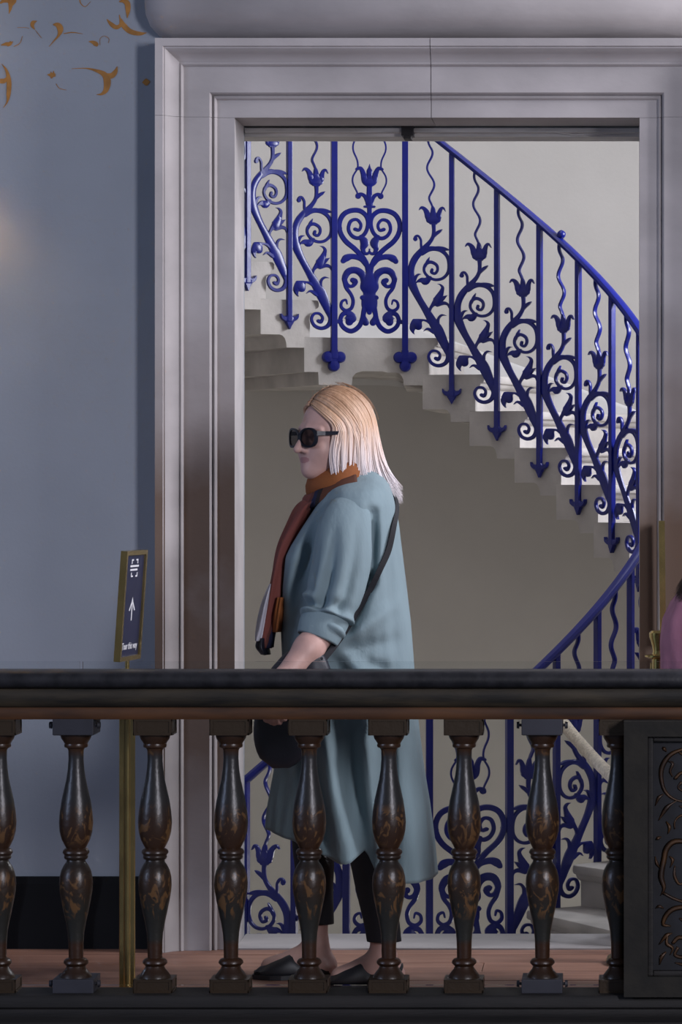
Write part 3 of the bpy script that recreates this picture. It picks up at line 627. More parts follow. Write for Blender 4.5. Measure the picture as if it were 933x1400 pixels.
for s in range(3):
    mb = MB(); pts = []; acc = 0
    for i, p in enumerate(core):
        t = (core[min(i+1, len(core)-1)]-core[max(i-1, 0)]).normalized(); up = Vector((0, 0, 1)); up = (up-t*up.dot(t)).normalized(); b = t.cross(up)
        if i: acc += (p-core[i-1]).length
        nsub = 7
        q = core[min(i+1, len(core)-1)]
        for j in range(nsub):
            pp = p.lerp(q, j/nsub); ac = acc+(q-p).length*j/nsub
            an = ac/0.066*2*PI+s*2*PI/3
            pts.append(pp+up*0.0122*math.cos(an)+b*0.0122*math.sin(an))
    pts = [p for i, p in enumerate(pts) if i == 0 or (p-pts[i-1]).length > 1e-4]
    mb.tube(pts, 0.0086, 8); mb.build('strand', 'rope', rp, True)
mb = MB(); mb.tube(path[4:13], [0.008, .012, .017, .020, .021, .022, .022, .021, .019], 12); mb.build('end_cap', 'white_cap', rp, 50)
mb = MB(); mb.tube(path[11:13], 0.0235, 12); mb.build('binding', 'blue', rp, 50)
mb = MB(); mb.tube(path[-6:], [0.020, .020, .016, .010, .006, .006], 10); mb.build('hook', 'brass', rp, 50)
#PART3
# ------------------------------------------------------------------ people
M['skin'] = mat('skin', (0.58, 0.36, 0.31), 0.5, var=0.08, vscale=25, bump=0.03, bscale=200)
M['lips'] = mat('lips', (0.42, 0.20, 0.19), 0.45, var=0.05)
M['coat'] = mat('grey_teal_linen', (0.215, 0.295, 0.325), 0.85, var=0.07, vscale=9, bump=0.55, bscale=15, stretch=(1.3, 1.0, 0.45))
M['trouser'] = mat('black_trouser_cloth', (0.008, 0.008, 0.012), 0.8, var=0.2)
M['shoe'] = mat('black_shoe_leather', (0.010, 0.010, 0.014), 0.5, var=0.2)
M['bag'] = mat('navy_black_bag_leather', (0.012, 0.013, 0.024), 0.5, var=0.3, vscale=10, bump=0.15, bscale=30)
M['scarf'] = mat('orange_scarf_cloth', (0.36, 0.115, 0.026), 0.85, c2=(0.25, 0.075, 0.02), var=0.2, vscale=14, bump=0.15, bscale=60)
M['frame_black'] = mat('black_acetate', (0.008, 0.009, 0.016), 0.18, var=0.1)
M['pink'] = mat('mauve_pink_cloth', (0.40, 0.17, 0.24), 0.85, var=0.08, vscale=12, bump=0.15, bscale=50)
def hair_mat(name, root_c, mid_c, tip_c, z0, z1, zm):
    m = bpy.data.materials.new(name); m.use_nodes = True
    n = m.node_tree.nodes; l = m.node_tree.links; b = n['Principled BSDF']
    tc = n.new('ShaderNodeTexCoord'); sp = n.new('ShaderNodeSeparateXYZ'); l.new(tc.outputs['Object'], sp.inputs[0])
    mp = n.new('ShaderNodeMapping'); mp.inputs['Scale'].default_value = (110, 110, 9); l.new(tc.outputs['Object'], mp.inputs[0])
    no = n.new('ShaderNodeTexNoise'); no.inputs['Scale'].default_value = 1.0; no.inputs['Detail'].default_value = 2; l.new(mp.outputs[0], no.inputs['Vector'])
    mr = n.new('ShaderNodeMapRange'); mr.inputs['From Min'].default_value = z0; mr.inputs['From Max'].default_value = z1; l.new(sp.outputs['Z'], mr.inputs['Value'])
    ad = n.new('ShaderNodeMath'); ad.operation = 'MULTIPLY_ADD'; l.new(no.outputs[0], ad.inputs[0]); ad.inputs[1].default_value = 0.5; ad.inputs[2].default_value = -0.25
    a2 = n.new('ShaderNodeMath'); a2.operation = 'ADD'; l.new(mr.outputs[0], a2.inputs[0]); l.new(ad.outputs[0], a2.inputs[1])
    r = n.new('ShaderNodeValToRGB'); r.color_ramp.elements.new(zm)
    for e, (p, c) in zip(r.color_ramp.elements, ((0.0, tip_c), (zm, mid_c), (1.0, root_c))): e.position = p; e.color = (*c, 1)
    l.new(a2.outputs[0], r.inputs[0]); l.new(r.outputs[0], b.inputs['Base Color']); b.inputs['Roughness'].default_value = 0.42
    return m
M['hair_blonde'] = hair_mat('blonde_hair_growing_pale', (0.36, 0.20, 0.11), (0.72, 0.46, 0.30), (0.90, 0.84, 0.86), 1.41, 1.68, 0.60)
M['hair_dark'] = hair_mat('dark_brown_hair', (0.03, 0.018, 0.014), (0.04, 0.022, 0.016), (0.05, 0.028, 0.02), 1.40, 1.67, 0.5)
def scarf_mat():
    m = bpy.data.materials.new('patterned_scarf_cloth'); m.use_nodes = True
    n = m.node_tree.nodes; l = m.node_tree.links; b = n['Principled BSDF']; b.inputs['Roughness'].default_value = 0.85
    tc = n.new('ShaderNodeTexCoord'); sp = n.new('ShaderNodeSeparateXYZ'); l.new(tc.outputs['Object'], sp.inputs[0])
    no = n.new('ShaderNodeTexNoise'); no.inputs['Scale'].default_value = 16; l.new(tc.outputs['Object'], no.inputs['Vector'])
    def ma(op, a, b, c=None):     # woven stripes run along the scarf's length
        q = n.new('ShaderNodeMath'); q.operation = op
        for i_, v in enumerate((a, b, c)):
            if v is None: continue
            if isinstance(v, float): q.inputs[i_].default_value = v
            else: l.new(v, q.inputs[i_])
        return q.outputs[0]
    q = ma('MULTIPLY_ADD', sp.outputs['Z'], -0.316, sp.outputs['X']); q = ma('MULTIPLY_ADD', no.outputs[0], 0.022, q)
    mr = n.new('ShaderNodeMapRange'); mr.inputs['From Min'].default_value = -0.029-0.5286+0.011; mr.inputs['From Max'].default_value = 0.031-0.5286+0.011; l.new(q, mr.inputs['Value'])
    r = n.new('ShaderNodeValToRGB'); r.color_ramp.interpolation = 'CONSTANT'
    cs = [(0.0, (.17, .045, .035)), (0.40, (.10, .028, .022)), (0.52, (.008, .010, .040)), (0.72, (.012, .008, .010)), (0.9, (.09, .03, .015))]
    while len(r.color_ramp.elements) < len(cs): r.color_ramp.elements.new(0.5)
    for e, (p, c) in zip(r.color_ramp.elements, cs): e.position = p; e.color = (*c, 1)
    l.new(mr.outputs[0], r.inputs[0]); l.new(r.outputs[0], b.inputs['Base Color'])
    return m
M['scarf_pattern'] = scarf_mat()
M['scarf_white'] = mat('white_scarf_panel', (0.55, 0.55, 0.62), 0.85, var=0.05)
def lens_mat():
    m = bpy.data.materials.new('smoked_lens'); m.use_nodes = True
    n = m.node_tree.nodes; l = m.node_tree.links; b = n['Principled BSDF']
    b.inputs['Base Color'].default_value = (0.02, 0.02, 0.025, 1); b.inputs['Roughness'].default_value = 0.05
    tr = n.new('ShaderNodeBsdfTransparent'); tr.inputs[0].default_value = (0.62, 0.60, 0.60, 1); mx = n.new('ShaderNodeMixShader'); mx.inputs[0].default_value = 0.25
    l.new(tr.outputs[0], mx.inputs[1]); l.new(b.outputs[0], mx.inputs[2]); l.new(mx.outputs[0], n['Material Output'].inputs[0]); return m
M['lens'] = lens_mat()

# --- soft-blended volumes turned into one continuous skin
class Field:
    def __init__(s, lo, hi, h):
        s.lo = np.array(lo, float); s.h = h; s.n = np.ceil((np.array(hi)-s.lo)/h).astype(int)+1
        s.F = np.full(s.n, 1.0, np.float32)
    def _sub(s, lo, hi):
        a = np.clip(np.floor((lo-s.lo)/s.h).astype(int), 0, s.n); b = np.clip(np.ceil((hi-s.lo)/s.h).astype(int)+1, 0, s.n)
        if np.any(b <= a): return None
        ax = [s.lo[i]+s.h*np.arange(a[i], b[i], dtype=np.float32) for i in range(3)]
        return (slice(a[0], b[0]), slice(a[1], b[1]), slice(a[2], b[2])), np.meshgrid(*ax, indexing='ij', sparse=True)
    def _mix(s, sl, d, k, sub):
        f = s.F[sl]
        if sub:
            h = np.maximum(k-np.abs(f+d), 0)/k; s.F[sl] = np.maximum(f, -d)+h*h*k/4
        else:
            h = np.maximum(k-np.abs(f-d), 0)/k; s.F[sl] = np.minimum(f, d)-h*h*k/4
    def ell(s, c, r, k=0.012, sub=False):
        c = np.array(c, float); r = np.array(r, float); m = k+0.03
        q = s._sub(c-r-m, c+r+m)
        if q is None: return
        sl, (X, Y, Z) = q
        k0 = np.sqrt(((X-c[0])/r[0])**2+((Y-c[1])/r[1])**2+((Z-c[2])/r[2])**2); k1 = np.sqrt(((X-c[0])/r[0]**2)**2+((Y-c[1])/r[1]**2)**2+((Z-c[2])/r[2]**2)**2)
        s._mix(sl, k0*(k0-1)/np.maximum(k1, 1e-6), k, sub)
    def cone(s, a, b, ra, rb, k=0.012):
        a = np.array(a, float); b = np.array(b, float); m = max(ra, rb)+k+0.03
        q = s._sub(np.minimum(a, b)-m, np.maximum(a, b)+m)
        if q is None: return
        sl, (X, Y, Z) = q; d = b-a; L2 = d@d
        t = np.clip(((X-a[0])*d[0]+(Y-a[1])*d[1]+(Z-a[2])*d[2])/L2, 0, 1)
        s._mix(sl, np.sqrt((X-a[0]-t*d[0])**2+(Y-a[1]-t*d[1])**2+(Z-a[2]-t*d[2])**2)-(ra+(rb-ra)*t), k, False)
    def mesh(s):
        F = s.F; S = F < 0; nx, ny, nz = F.shape
        C = np.zeros((nx-1, ny-1, nz-1), np.int8)
        for i in (0, 1):
            for j in (0, 1):
                for k in (0, 1): C += S[i:nx-1+i, j:ny-1+j, k:nz-1+k]
        cells = np.argwhere((C > 0) & (C < 8)); idx = -np.ones(C.shape, np.int64); idx[tuple(cells.T)] = np.arange(len(cells))
        P = np.zeros((len(cells), 3)); W_ = np.zeros(len(cells))
        cor = [np.array(c) for c in ((0,0,0),(1,0,0),(0,1,0),(1,1,0),(0,0,1),(1,0,1),(0,1,1),(1,1,1))]
        val = [F[tuple((cells+c).T)] for c in cor]
        for a in range(8):
            for b in range(a+1, 8):
                if np.abs(cor[a]-cor[b]).sum() == 1:
                    cr = (val[a] < 0) != (val[b] < 0); t = np.where(cr, val[a]/np.where(cr, val[a]-val[b], 1), 0)
                    P += np.where(cr[:, None], cor[a]+(cor[b]-cor[a])*t[:, None], 0); W_ += cr
        V = s.lo+s.h*(cells+P/W_[:, None]); faces = []
        for ax in range(3):
            o = [i for i in range(3) if i != ax]
            A = [slice(None)]*3; B = [slice(None)]*3; A[ax] = slice(0, -1); B[ax] = slice(1, None)
            E = np.argwhere(S[tuple(A)] != S[tuple(B)])
            ok = (E[:, o[0]] > 0) & (E[:, o[1]] > 0) & (E[:, o[0]] < F.shape[o[0]]-1) & (E[:, o[1]] < F.shape[o[1]]-1); E = E[ok]
            if not len(E): continue
            e0 = np.zeros(3, int); e0[o[0]] = 1; e1 = np.zeros(3, int); e1[o[1]] = 1
            q = np.stack([idx[tuple((E-e0-e1).T)], idx[tuple((E-e1).T)], idx[tuple(E.T)], idx[tuple((E-e0).T)]], 1)
            fl = S[tuple(E.T)] ^ (ax == 1); q[~fl] = q[~fl][:, ::-1]; faces.append(q)
        return V, np.concatenate(faces)

YP = 10.12; SP = F/YP
def lp(px, py, y=0.0): return np.array([(px-480)/SP, y, EYE+(650-py)/SP])
PSI = R_(39); H0 = lp(455, 597, -0.015)
FW_ = np.array([-math.cos(PSI), -math.sin(PSI), 0]); LT = np.array([math.sin(PSI), -math.cos(PSI), 0]); UP = np.array([0, 0, 1.0])
def hd(f, l, u): return H0+f*FW_+l*LT+u*UP

def head_mesh():
    G = Field((-0.15, -0.12, -0.155), (0.14, 0.12, 0.145), 0.0024)
    G.ell((-0.012, 0, 0.036), (0.098, 0.076, 0.086)); G.ell((0.028, 0, -0.028), (0.064, 0.060, 0.080), 0.03)
    for s in (-1, 1):
        G.cone((0.066, s*0.013, -0.092), (0.0, s*0.054, -0.052), 0.019, 0.022, 0.03); G.ell((0.056, s*0.038, -0.034), (0.028, 0.024, 0.028), 0.03)
        G.cone((0.088, s*0.014, 0.022), (0.070, s*0.046, 0.018), 0.009, 0.010, 0.02); G.ell((-0.012, s*0.078, -0.012), (0.022, 0.010, 0.032), 0.01)
    G.ell((0.074, 0, -0.095), (0.020, 0.020, 0.017), 0.02); G.ell((0.070, 0, -0.060), (0.020, 0.032, 0.026), 0.025)
    for s in (-1, 1): G.ell((0.100, s*0.030, -0.002), (0.016, 0.017, 0.012), 0.02, True)
    for s in (-1, 1): G.ell((0.074, s*0.031, -0.001), (0.014, 0.017, 0.013), 0.006)
    G.cone((0.090, 0, 0.010), (0.117, 0, -0.036), 0.0075, 0.0110, 0.014)
    for s in (-1, 1): G.ell((0.099, s*0.0115, -0.038), (0.011, 0.0085, 0.0085), 0.008)
    G.ell((0.0862, 0, -0.0605), (0.0078, 0.022, 0.0046), 0.005); G.ell((0.0848, 0, -0.0695), (0.0080, 0.019, 0.0052), 0.005)
    G.cone((-0.022, 0, -0.05), (-0.050, 0, -0.20), 0.054, 0.062, 0.03)
    return G.mesh()
def body_mesh():
    G = Field((-0.36, -0.40, -0.005), (0.26, 0.36, 1.46), 0.0046)
    G.ell(lp(478, 760), (0.115, 0.165, 0.20), 0.04); G.ell(lp(485, 705), (0.085, 0.150, 0.085), 0.05); G.ell(lp(488, 860), (0.105, 0.145, 0.14), 0.06); G.ell(lp(492, 950), (0.125, 0.165, 0.14), 0.06)
    G.cone(lp(485, 690), lp(474, 622), 0.064, 0.055, 0.04)
    # near arm, reaching down to the bag
    sh, el, wr = lp(482, 695, -0.140), lp(468, 838, -0.207), lp(399, 922, -0.312)
    G.cone(sh, el, 0.044, 0.036, 0.03); G.cone(el, (el+wr)/2, 0.038, 0.039, 0.02); G.cone((el+wr)/2, wr, 0.039, 0.027, 0.02)
    pk = lp(391, 940, -0.325); G.cone(wr, pk, 0.027, 0.030, 0.02); G.ell((wr+pk)/2, (0.026, 0.020, 0.034), 0.02)
    for i, (dx, ln) in enumerate(((-0.024, 0.90), (-0.008, 1.0), (0.009, 0.97), (0.024, 0.82))):      # fingers curled over the bag edge
        a = pk+np.array([dx*0.9, -0.004, -0.012]); b = a+np.array([-0.006, -0.006, -0.036*ln]); c = b+np.array([0.004, 0.018, -0.026*ln]); e = c+np.array([0.006, 0.020, -0.006])
        G.cone(a, b, 0.0105, 0.0095, 0.006); G.cone(b, c, 0.0095, 0.0085, 0.004); G.cone(c, e, 0.0085, 0.0075, 0.004)
    a = wr+np.array([-0.012, 0.014, -0.016]); b = a+np.array([-0.026, 0.016, -0.026]); c = b+np.array([0.002, 0.016, -0.026]); G.cone(a, b, 0.012, 0.0105, 0.012); G.cone(b, c, 0.0105, 0.0085, 0.004)
    # far arm swinging at the other side
    sh, el, wr = lp(482, 695, 0.140), lp(474, 838, 0.215), lp(425, 925, 0.235)
    G.cone(sh, el, 0.044, 0.036, 0.03); G.cone(el, wr, 0.037, 0.027, 0.02); pk = lp(412, 955, 0.232); G.cone(wr, pk, 0.027, 0.029, 0.02)
    for i, (dx, ln) in enumerate(((-0.024, 0.9), (-0.008, 1.0), (0.009, 0.96), (0.024, 0.8))):
        a = pk+np.array([dx*0.9, 0, -0.010]); b = a+np.array([-0.012, -0.006, -0.038*ln]); c = b+np.array([0.0, -0.018, -0.028*ln]); G.cone(a, b, 0.0105, 0.0095, 0.006); G.cone(b, c, 0.0095, 0.008, 0.004)
    a = wr+np.array([-0.012, -0.012, -0.016]); b = a+np.array([-0.026, -0.014, -0.026]); c = b+np.array([-0.004, -0.010, -0.026]); G.cone(a, b, 0.012, 0.0105, 0.012); G.cone(b, c, 0.0105, 0.0085, 0.004)
    for hip, kn, an, toe in ((lp(500, 985, -0.085), lp(503, 1130, -0.085), np.array([0.097, -0.085, 0.095]), np.array([-0.020, -0.098, 0.028])),
                             (lp(484, 985, 0.085), lp(424, 1135, 0.085), np.array([-0.105, 0.09, 0.095]), np.array([-0.232, 0.084, 0.030]))):
        G.cone(hip, kn, 0.076, 0.050, 0.04); md = kn+(an-kn)*0.35+np.array([0.004, 0, 0]); G.cone(kn, md, 0.047, 0.043, 0.02); G.cone(md, an, 0.043, 0.032, 0.02)
        he = an+np.array([0.026, 0, -0.060]); G.cone(an, he, 0.032, 0.027, 0.02); G.cone(an+np.array([-0.012, 0, -0.022]), toe, 0.035, 0.023, 0.02); G.cone(he, toe, 0.027, 0.022, 0.03)
    return G.mesh()
hv, hf = head_mesh(); bv, bf = body_mesh()
fm_ = hv[hf].mean(1)
lipf = (fm_[:, 0] > 0.074) & (np.abs(fm_[:, 1]) < 0.0235) & (((fm_[:, 2]+0.0655)/0.0088)**2+(fm_[:, 1]/0.0225)**2 < 1)
keep = fm_[:, 2] > -0.145
hvw = H0+hv[:, :1]*FW_+hv[:, 1:2]*LT+hv[:, 2:3]*UP
keepb = bv[bf].mean(1)[:, 2] < 1.43
V = np.concatenate([hvw, bv]); FF = np.concatenate([hf[keep], bf[keepb]+len(hv)])
body_me = bpy.data.meshes.new('body'); body_me.from_pydata(V.tolist(), [], FF.tolist())
body_me.materials.append(M['skin']); body_me.materials.append(M['lips'])
body_me.polygons.foreach_set('use_smooth', [True]*len(FF)); body_me.polygons.foreach_set('material_index', np.concatenate([lipf[keep], np.zeros(keepb.sum(), bool)]).astype(int))
_bm = bmesh.new(); _bm.from_mesh(body_me); bmesh.ops.recalc_face_normals(_bm, faces=_bm.faces); bmesh.ops.delete(_bm, geom=[v for v in _bm.verts if not v.link_faces], context='VERTS'); _bm.to_mesh(body_me); _bm.free()

w = empty('person', ((480-850)*YP/F, YP, 0)); tag(w, 'blonde person in dark glasses, orange scarf and long grey green coat walking past the doorway', 'person')
link('body', body_me, w)

# --- long coat
rows = [(642,474,512,.056),(648,468,521,.068),(655,462,527,.088),(662,452,532,.125),(672,443,536,.168),(690,434,541,.194),(720,414,546,.203),(745,398,549,.203),(760,390,551,.205),(800,386,556,.208),(850,385,562,.212),(900,387,566,.215),(950,387,569,.218),(1000,384,574,.222),(1050,376,580,.228),(1100,367,588,.234),(1150,362,594,.238),(1210,358,599,.24)]
RY = [r[0] for r in rows]
def coat_row(py): return [np.interp(py, RY, [r[i] for r in rows]) for i in (1, 2, 3)]
HX = [355,364,390,413,440,471,487,506,513,520,545,600]; HY = [1126,1128,1136,1140,1154,1169,1168,1152,1162,1180,1199,1196]
FOLDS = [((446,690),(402,840),14,-.016),((424,705),(395,800),10,.008),((516,705),(512,790),7,-.020),((512,790),(486,850),7,-.016),((478,872),(562,815),8,.008),((484,884),(562,872),9,-.008),((480,890),(545,955),9,.010),((500,900),(562,920),8,-.008),((468,905),(500,985),9,-.010),
         ((420,990),(455,1165),12,-.020),((448,985),(482,1160),11,.016),((478,985),(505,1150),10,-.018),((505,960),(520,1120),10,.012),((530,960),(540,1195),12,-.022),((552,930),(575,1195),12,.014),((400,1010),(382,1130),9,-.012),((395,1000),(368,1110),8,.008),((560,760),(560,900),8,.005),((545,720),(548,860),9,-.006),((430,760),(400,905),12,-.010),((410,850),(402,930),10,.008)]
NT, NZ = 150, 110; cv_ = np.zeros((NZ, NT, 3))
for j in range(NT):
    t = 2*PI*j/NT; ct, st = math.cos(t), math.sin(t)
    ex = 2/2.35; cx_, sx_ = math.copysign(abs(ct)**ex, ct), math.copysign(abs(st)**ex, st)
    fx, bxp, _ = coat_row(1150); hem = np.interp((fx+bxp)/2-(bxp-fx)/2*cx_, HX, HY)
    for i in range(NZ):
        v = i/(NZ-1); py = 642+(hem-642)*v; f0, b0, dy = coat_row(py)
        px = (f0+b0)/2-(b0-f0)/2*cx_; yy = -dy*sx_
        A = np.interp(py, [655, 700, 850, 1000, 1200], [0.0, 0.0025, 0.004, 0.009, 0.015])
        r = A*(0.55*math.sin(8*t+0.004*py+1.0)+0.35*math.sin(15*t-0.008*py)+0.25*math.sin(23*t+0.006*py))*(0.35+0.65*abs(st))
        g = 0.0
        for (p, q, wd_, am) in FOLDS:
            d = np.array([q[0]-p[0], q[1]-p[1]], float); tt = np.clip(((px-p[0])*d[0]+(py-p[1])*d[1])/(d@d), -0.05, 1.05); dist = math.hypot(px-p[0]-tt*d[0], py-p[1]-tt*d[1])
            g += am*(1.35 if p[1] < 930 else 1.0)*math.exp(-(dist/(wd_*1.15))**2)*(0.3+0.7*math.sin(PI*min(max(tt, 0.05), 0.95))**0.5)
        g *= abs(st)*2.7
        P = lp(px, py, yy); P[0] += -ct*r*0.6; P[1] += -math.copysign(1, st)*abs(st)*(r+g)
        cv_[i, j] = P
mb = MB(); mb.loft([list(map(tuple, cv_[i])) for i in range(NZ)], caps=False)
coat = mb.build('coat', 'coat', w, True); sd = coat.modifiers.new('thickness', 'SOLIDIFY'); sd.thickness = 0.004; sd.offset = -1
def coat_y(px, py):      # near face of the coat at a point seen from the side
    i = int(np.clip(round((py-642)/(1180-642)*(NZ-1)), 0, NZ-1)); pts = cv_[i]; m = pts[:, 1] < 0.01
    return float(pts[m][np.argmin(np.abs(pts[m][:, 0]-(px-480)/SP)), 1])
# sleeves
def sleeve(path, side):
    SF = None
    C = [np.array(c) for c in catmull([(*lp(px, py, y*side), r) for px, py, y, r in path], 7)]; rings = []; n = 72; up = None
    for i, c in enumerate(C):
        SF = -PI/2 if side < 0 else PI/2; SGN = 1
        t = C[min(i+1, len(C)-1)][:3]-C[max(i-1, 0)][:3]; t /= np.linalg.norm(t); e1 = np.array([1.0, 0, 0]); e1 = e1-t*(e1@t); e1 /= np.linalg.norm(e1); e2 = np.cross(t, e1); v = i/(len(C)-1); ring = []
        for j in range(n):
            a = 2*PI*j/n
            e = max(0, (v-0.45)/0.55)
            ca = (a-SF+PI) % (2*PI)-PI
            r = c[3]*(1+0.03*math.sin(3*a+7*v)) + 0.017*math.exp(-((v-0.78)/0.13)**2)*math.sin(34*v+2.6*math.sin(a+1.0)) + 0.006*e*math.sin(47*v-3*math.cos(a))
            up_ = min(1, max(0, (v-0.16)/0.30))**1.5*min(1, max(0, (0.82-v)/0.12))
            for a0, wd_, am in ((SGN*0.25, 0.20, -0.026), (SGN*0.52, 0.20, 0.010), (-SGN*0.55, 0.20, -0.015), (-SGN*0.15, 0.25, 0.008)): r += am*up_*math.exp(-((ca-a0-0.25*(v-.4))/wd_)**2)
            ring.append(c[:3]+e1*r*math.cos(a)+e2*r*math.sin(a)*0.92)
        rings.append(ring)
    mb = MB(); mb.loft(rings, caps=False); o = mb.build('sleeve', 'coat', coat, True); m = o.modifiers.new('thickness', 'SOLIDIFY'); m.thickness = 0.004; m.offset = -1
    # turned-up cuff
    a, b = np.array(lp(*path[-3][:2], path[-3][2]*side)), np.array(lp(*path[-1][:2], path[-1][2]*side)); r0 = path[-2][3]
    mb = MB(); t = b-a; t /= np.linalg.norm(t); e1 = np.array([1.0, 0, 0]); e1 = e1-t*(e1@t); e1 /= np.linalg.norm(e1); e2 = np.cross(t, e1)
    rings = []
    for v, r in ((0.05, r0*0.95), (0.0, r0*1.08), (0.12, r0*1.14), (0.6, r0*1.10), (1.0, r0*1.06), (1.08, r0*1.0), (1.0, r0*0.94), (0.5, r0*0.95)):
        rings.append([a+(b-a)*v+(e1*math.cos(2*PI*j/32)+e2*0.92*math.sin(2*PI*j/32))*r*(1+0.03*math.sin(2*2*PI*j/32+5*v)) for j in range(32)])
    mb.loft(rings, caps=False); mb.build('cuff', 'coat', coat, True)
NEAR = [(487,690,-.110,.046),(481,706,-.152,.066),(476,732,-.180,.077),(474,765,-.196,.081),(469,795,-.206,.079),(463,818,-.210,.076),(456,836,-.214,.066),(451,850,-.222,.058),(444,867,-.230,.055)]
sleeve(NEAR, 1)
sleeve([(487,690,-.110,.046),(482,706,-.150,.066),(478,732,-.176,.077),(476,765,-.190,.080),(474,795,-.204,.078),(471,818,-.214,.072),(467,836,-.218,.064),(463,850,-.222,.058),(456,867,-.226,.055)], -1)
# trousers
for pts in ([(500,990,-.085,.098),(503,1080,-.085,.080),(506,1140,-.085,.066),(516,1200,-.085,.058),(525,1255,-.085,.050),(528,1281,-.085,.048)], [(484,990,.085,.098),(448,1080,.085,.078),(426,1140,.085,.064),(427,1200,.087,.054),(431,1245,.09,.046),(432,1268,.09,.044)]):
    C = catmull([(*lp(px, py, y), r) for px, py, y, r in pts], 6)
    mb = MB(); mb.loft([[(c[0]+c[3]*math.cos(2*PI*j/28)*(1+.03*math.sin(3*2*PI*j/28+20*c[2])), c[1]+c[3]*math.sin(2*PI*j/28)*(1+.03*math.sin(2*2*PI*j/28+31*c[2])), c[2]) for j in range(28)] for c in C], caps=False)
    o = mb.build('trouser_leg', 'trouser', w, True); m = o.modifiers.new('thickness', 'SOLIDIFY'); m.thickness = 0.004
# shoes
def shoe(xt, xh, y0, skew):
    sec = [(0.0, .012, .016), (0.03, .024, .026), (0.10, .037, .038), (0.22, .046, .050), (0.36, .047, .063), (0.46, .043, .074), (0.52, .040, .068), (0.60, .037, .052), (0.75, .034, .046), (0.88, .034, .050), (0.96, .030, .062), (0.992, .020, .066), (1.0, .010, .060)]
    mb = MB(); rings = []
    for s_, hw, ht in sec:
        x = xt+(xh-xt)*s_; yc = y0+skew*(1-s_)
        rings.append([(x, yc-hw*0.92, 0.012), (x, yc-hw, 0.022), (x, yc-hw*0.96, ht*0.6), (x, yc-hw*0.70, ht*0.90), (x, yc-hw*0.25, ht), (x, yc+hw*0.25, ht), (x, yc+hw*0.70, ht*0.90), (x, yc+hw*0.96, ht*0.6), (x, yc+hw, 0.022), (x, yc+hw*0.92, 0.012)])
    mb.loft(rings); sh_ = mb.build('shoe', 'shoe', w, True)
    mb = MB(); mb.loft([[(xt+(xh-xt)*s_+(-.004 if s_ == 0 else .004 if s_ == 1 else 0), y0+skew*(1-s_)+g*(hw+0.003), z) for g, z in ((-1, 0.0004), (-1, 0.013), (1, 0.013), (1, 0.0004))] for s_, hw, ht in sec]); mb.build('sole', 'shoe', sh_)
shoe(-0.064, 0.152, -0.085, -0.012); shoe(-0.279, -0.058, 0.09, -0.008)
# scarf: loop round the neck, then the tail hanging in front
sf = empty('scarf', (0, 0, 0)); sf.parent = w; 
mb = MB(); rings = []; n = 48
for i in range(n+1):
    a = 2*PI*i/n; c = np.array([-0.035-0.068*math.cos(a), -0.010-0.078*math.sin(a), 1.418-0.030*math.cos(a)+0.004*math.sin(3*a)]); o_ = np.array([-math.cos(a), -math.sin(a), 0])
    rr = 1+0.10*math.sin(4*a+.6); ring = []
    for j in range(14):
        b = 2*PI*j/14; k_ = 1+0.10*math.sin(3*b+2*a)
        ring.append(c+o_*0.021*rr*k_*math.cos(b)+(UP*0.98-o_*0.22)*0.037*rr*k_*math.sin(b))
    rings.append(ring)
mb.loft(rings, caps=False); mb.build('neck_loop', 'scarf', sf, True)
mb = MB(); rings = []
for i in range(n+1):
    a = R_(-115)+R_(230)*i/n; c = np.array([-0.022-0.098*math.cos(a), -0.01-0.092*math.sin(a), 1.385-0.042*math.cos(a)]); o_ = np.array([-math.cos(a), -math.sin(a), 0])
    rings.append([c+o_*0.016*math.cos(2*PI*j/12)*(1+.1*math.sin(5*a))+UP*0.024*math.sin(2*PI*j/12)*(1+.12*math.sin(4*a+j)) for j in range(12)])
mb.loft(rings); mb.build('lower_fold', 'scarf_pattern', sf, True)
def tail(path, name, m, nn=26, wob=0.006):
    C = catmull([(*lp(px, py, y), a_, b_) for px, py, y, a_, b_ in path], 6); mb = MB(); rings = []
    for i, c in enumerate(C):
        ring = []
        for j in range(nn):
            b = 2*PI*j/nn; rr = 1+0.16*math.sin(4*b+i*0.10)+0.08*math.sin(7*b-i*.13)
            ring.append((c[0]+c[3]*rr*math.cos(b), c[1]+c[4]*rr*math.sin(b), c[2]))
        rings.append(ring)
    mb.loft(rings); return mb.build(name, m, sf, True)
tail([(440,676,-.01,.022,.030),(430,684,-.03,.028,.046),(419,694,-.04,.025,.046),(409,713,-.045,.024,.044),(393,748,-.05,.023,.046),(383,790,-.055,.020,.050),(377,825,-.055,.022,.052),(370,862,-.055,.022,.054),(367,884,-.055,.020,.054)], 'hanging_end', 'scarf_pattern')
tail([(375,797,-.085,.004,.020),(370,815,-.090,.010,.030),(365,838,-.092,.012,.034),(361,860,-.090,.012,.034),(358,874,-.088,.009,.030)], 'white_panel', 'scarf_white')
tail([(363,870,-.075,.012,.040),(362,882,-.075,.016,.046),(367,893,-.070,.012,.044)], 'fringed_corner', 'bag')
tail([(389,815,-.095,.010,.020),(386,838,-.098,.012,.026),(383,862,-.095,.011,.024)], 'orange_panel', 'scarf')

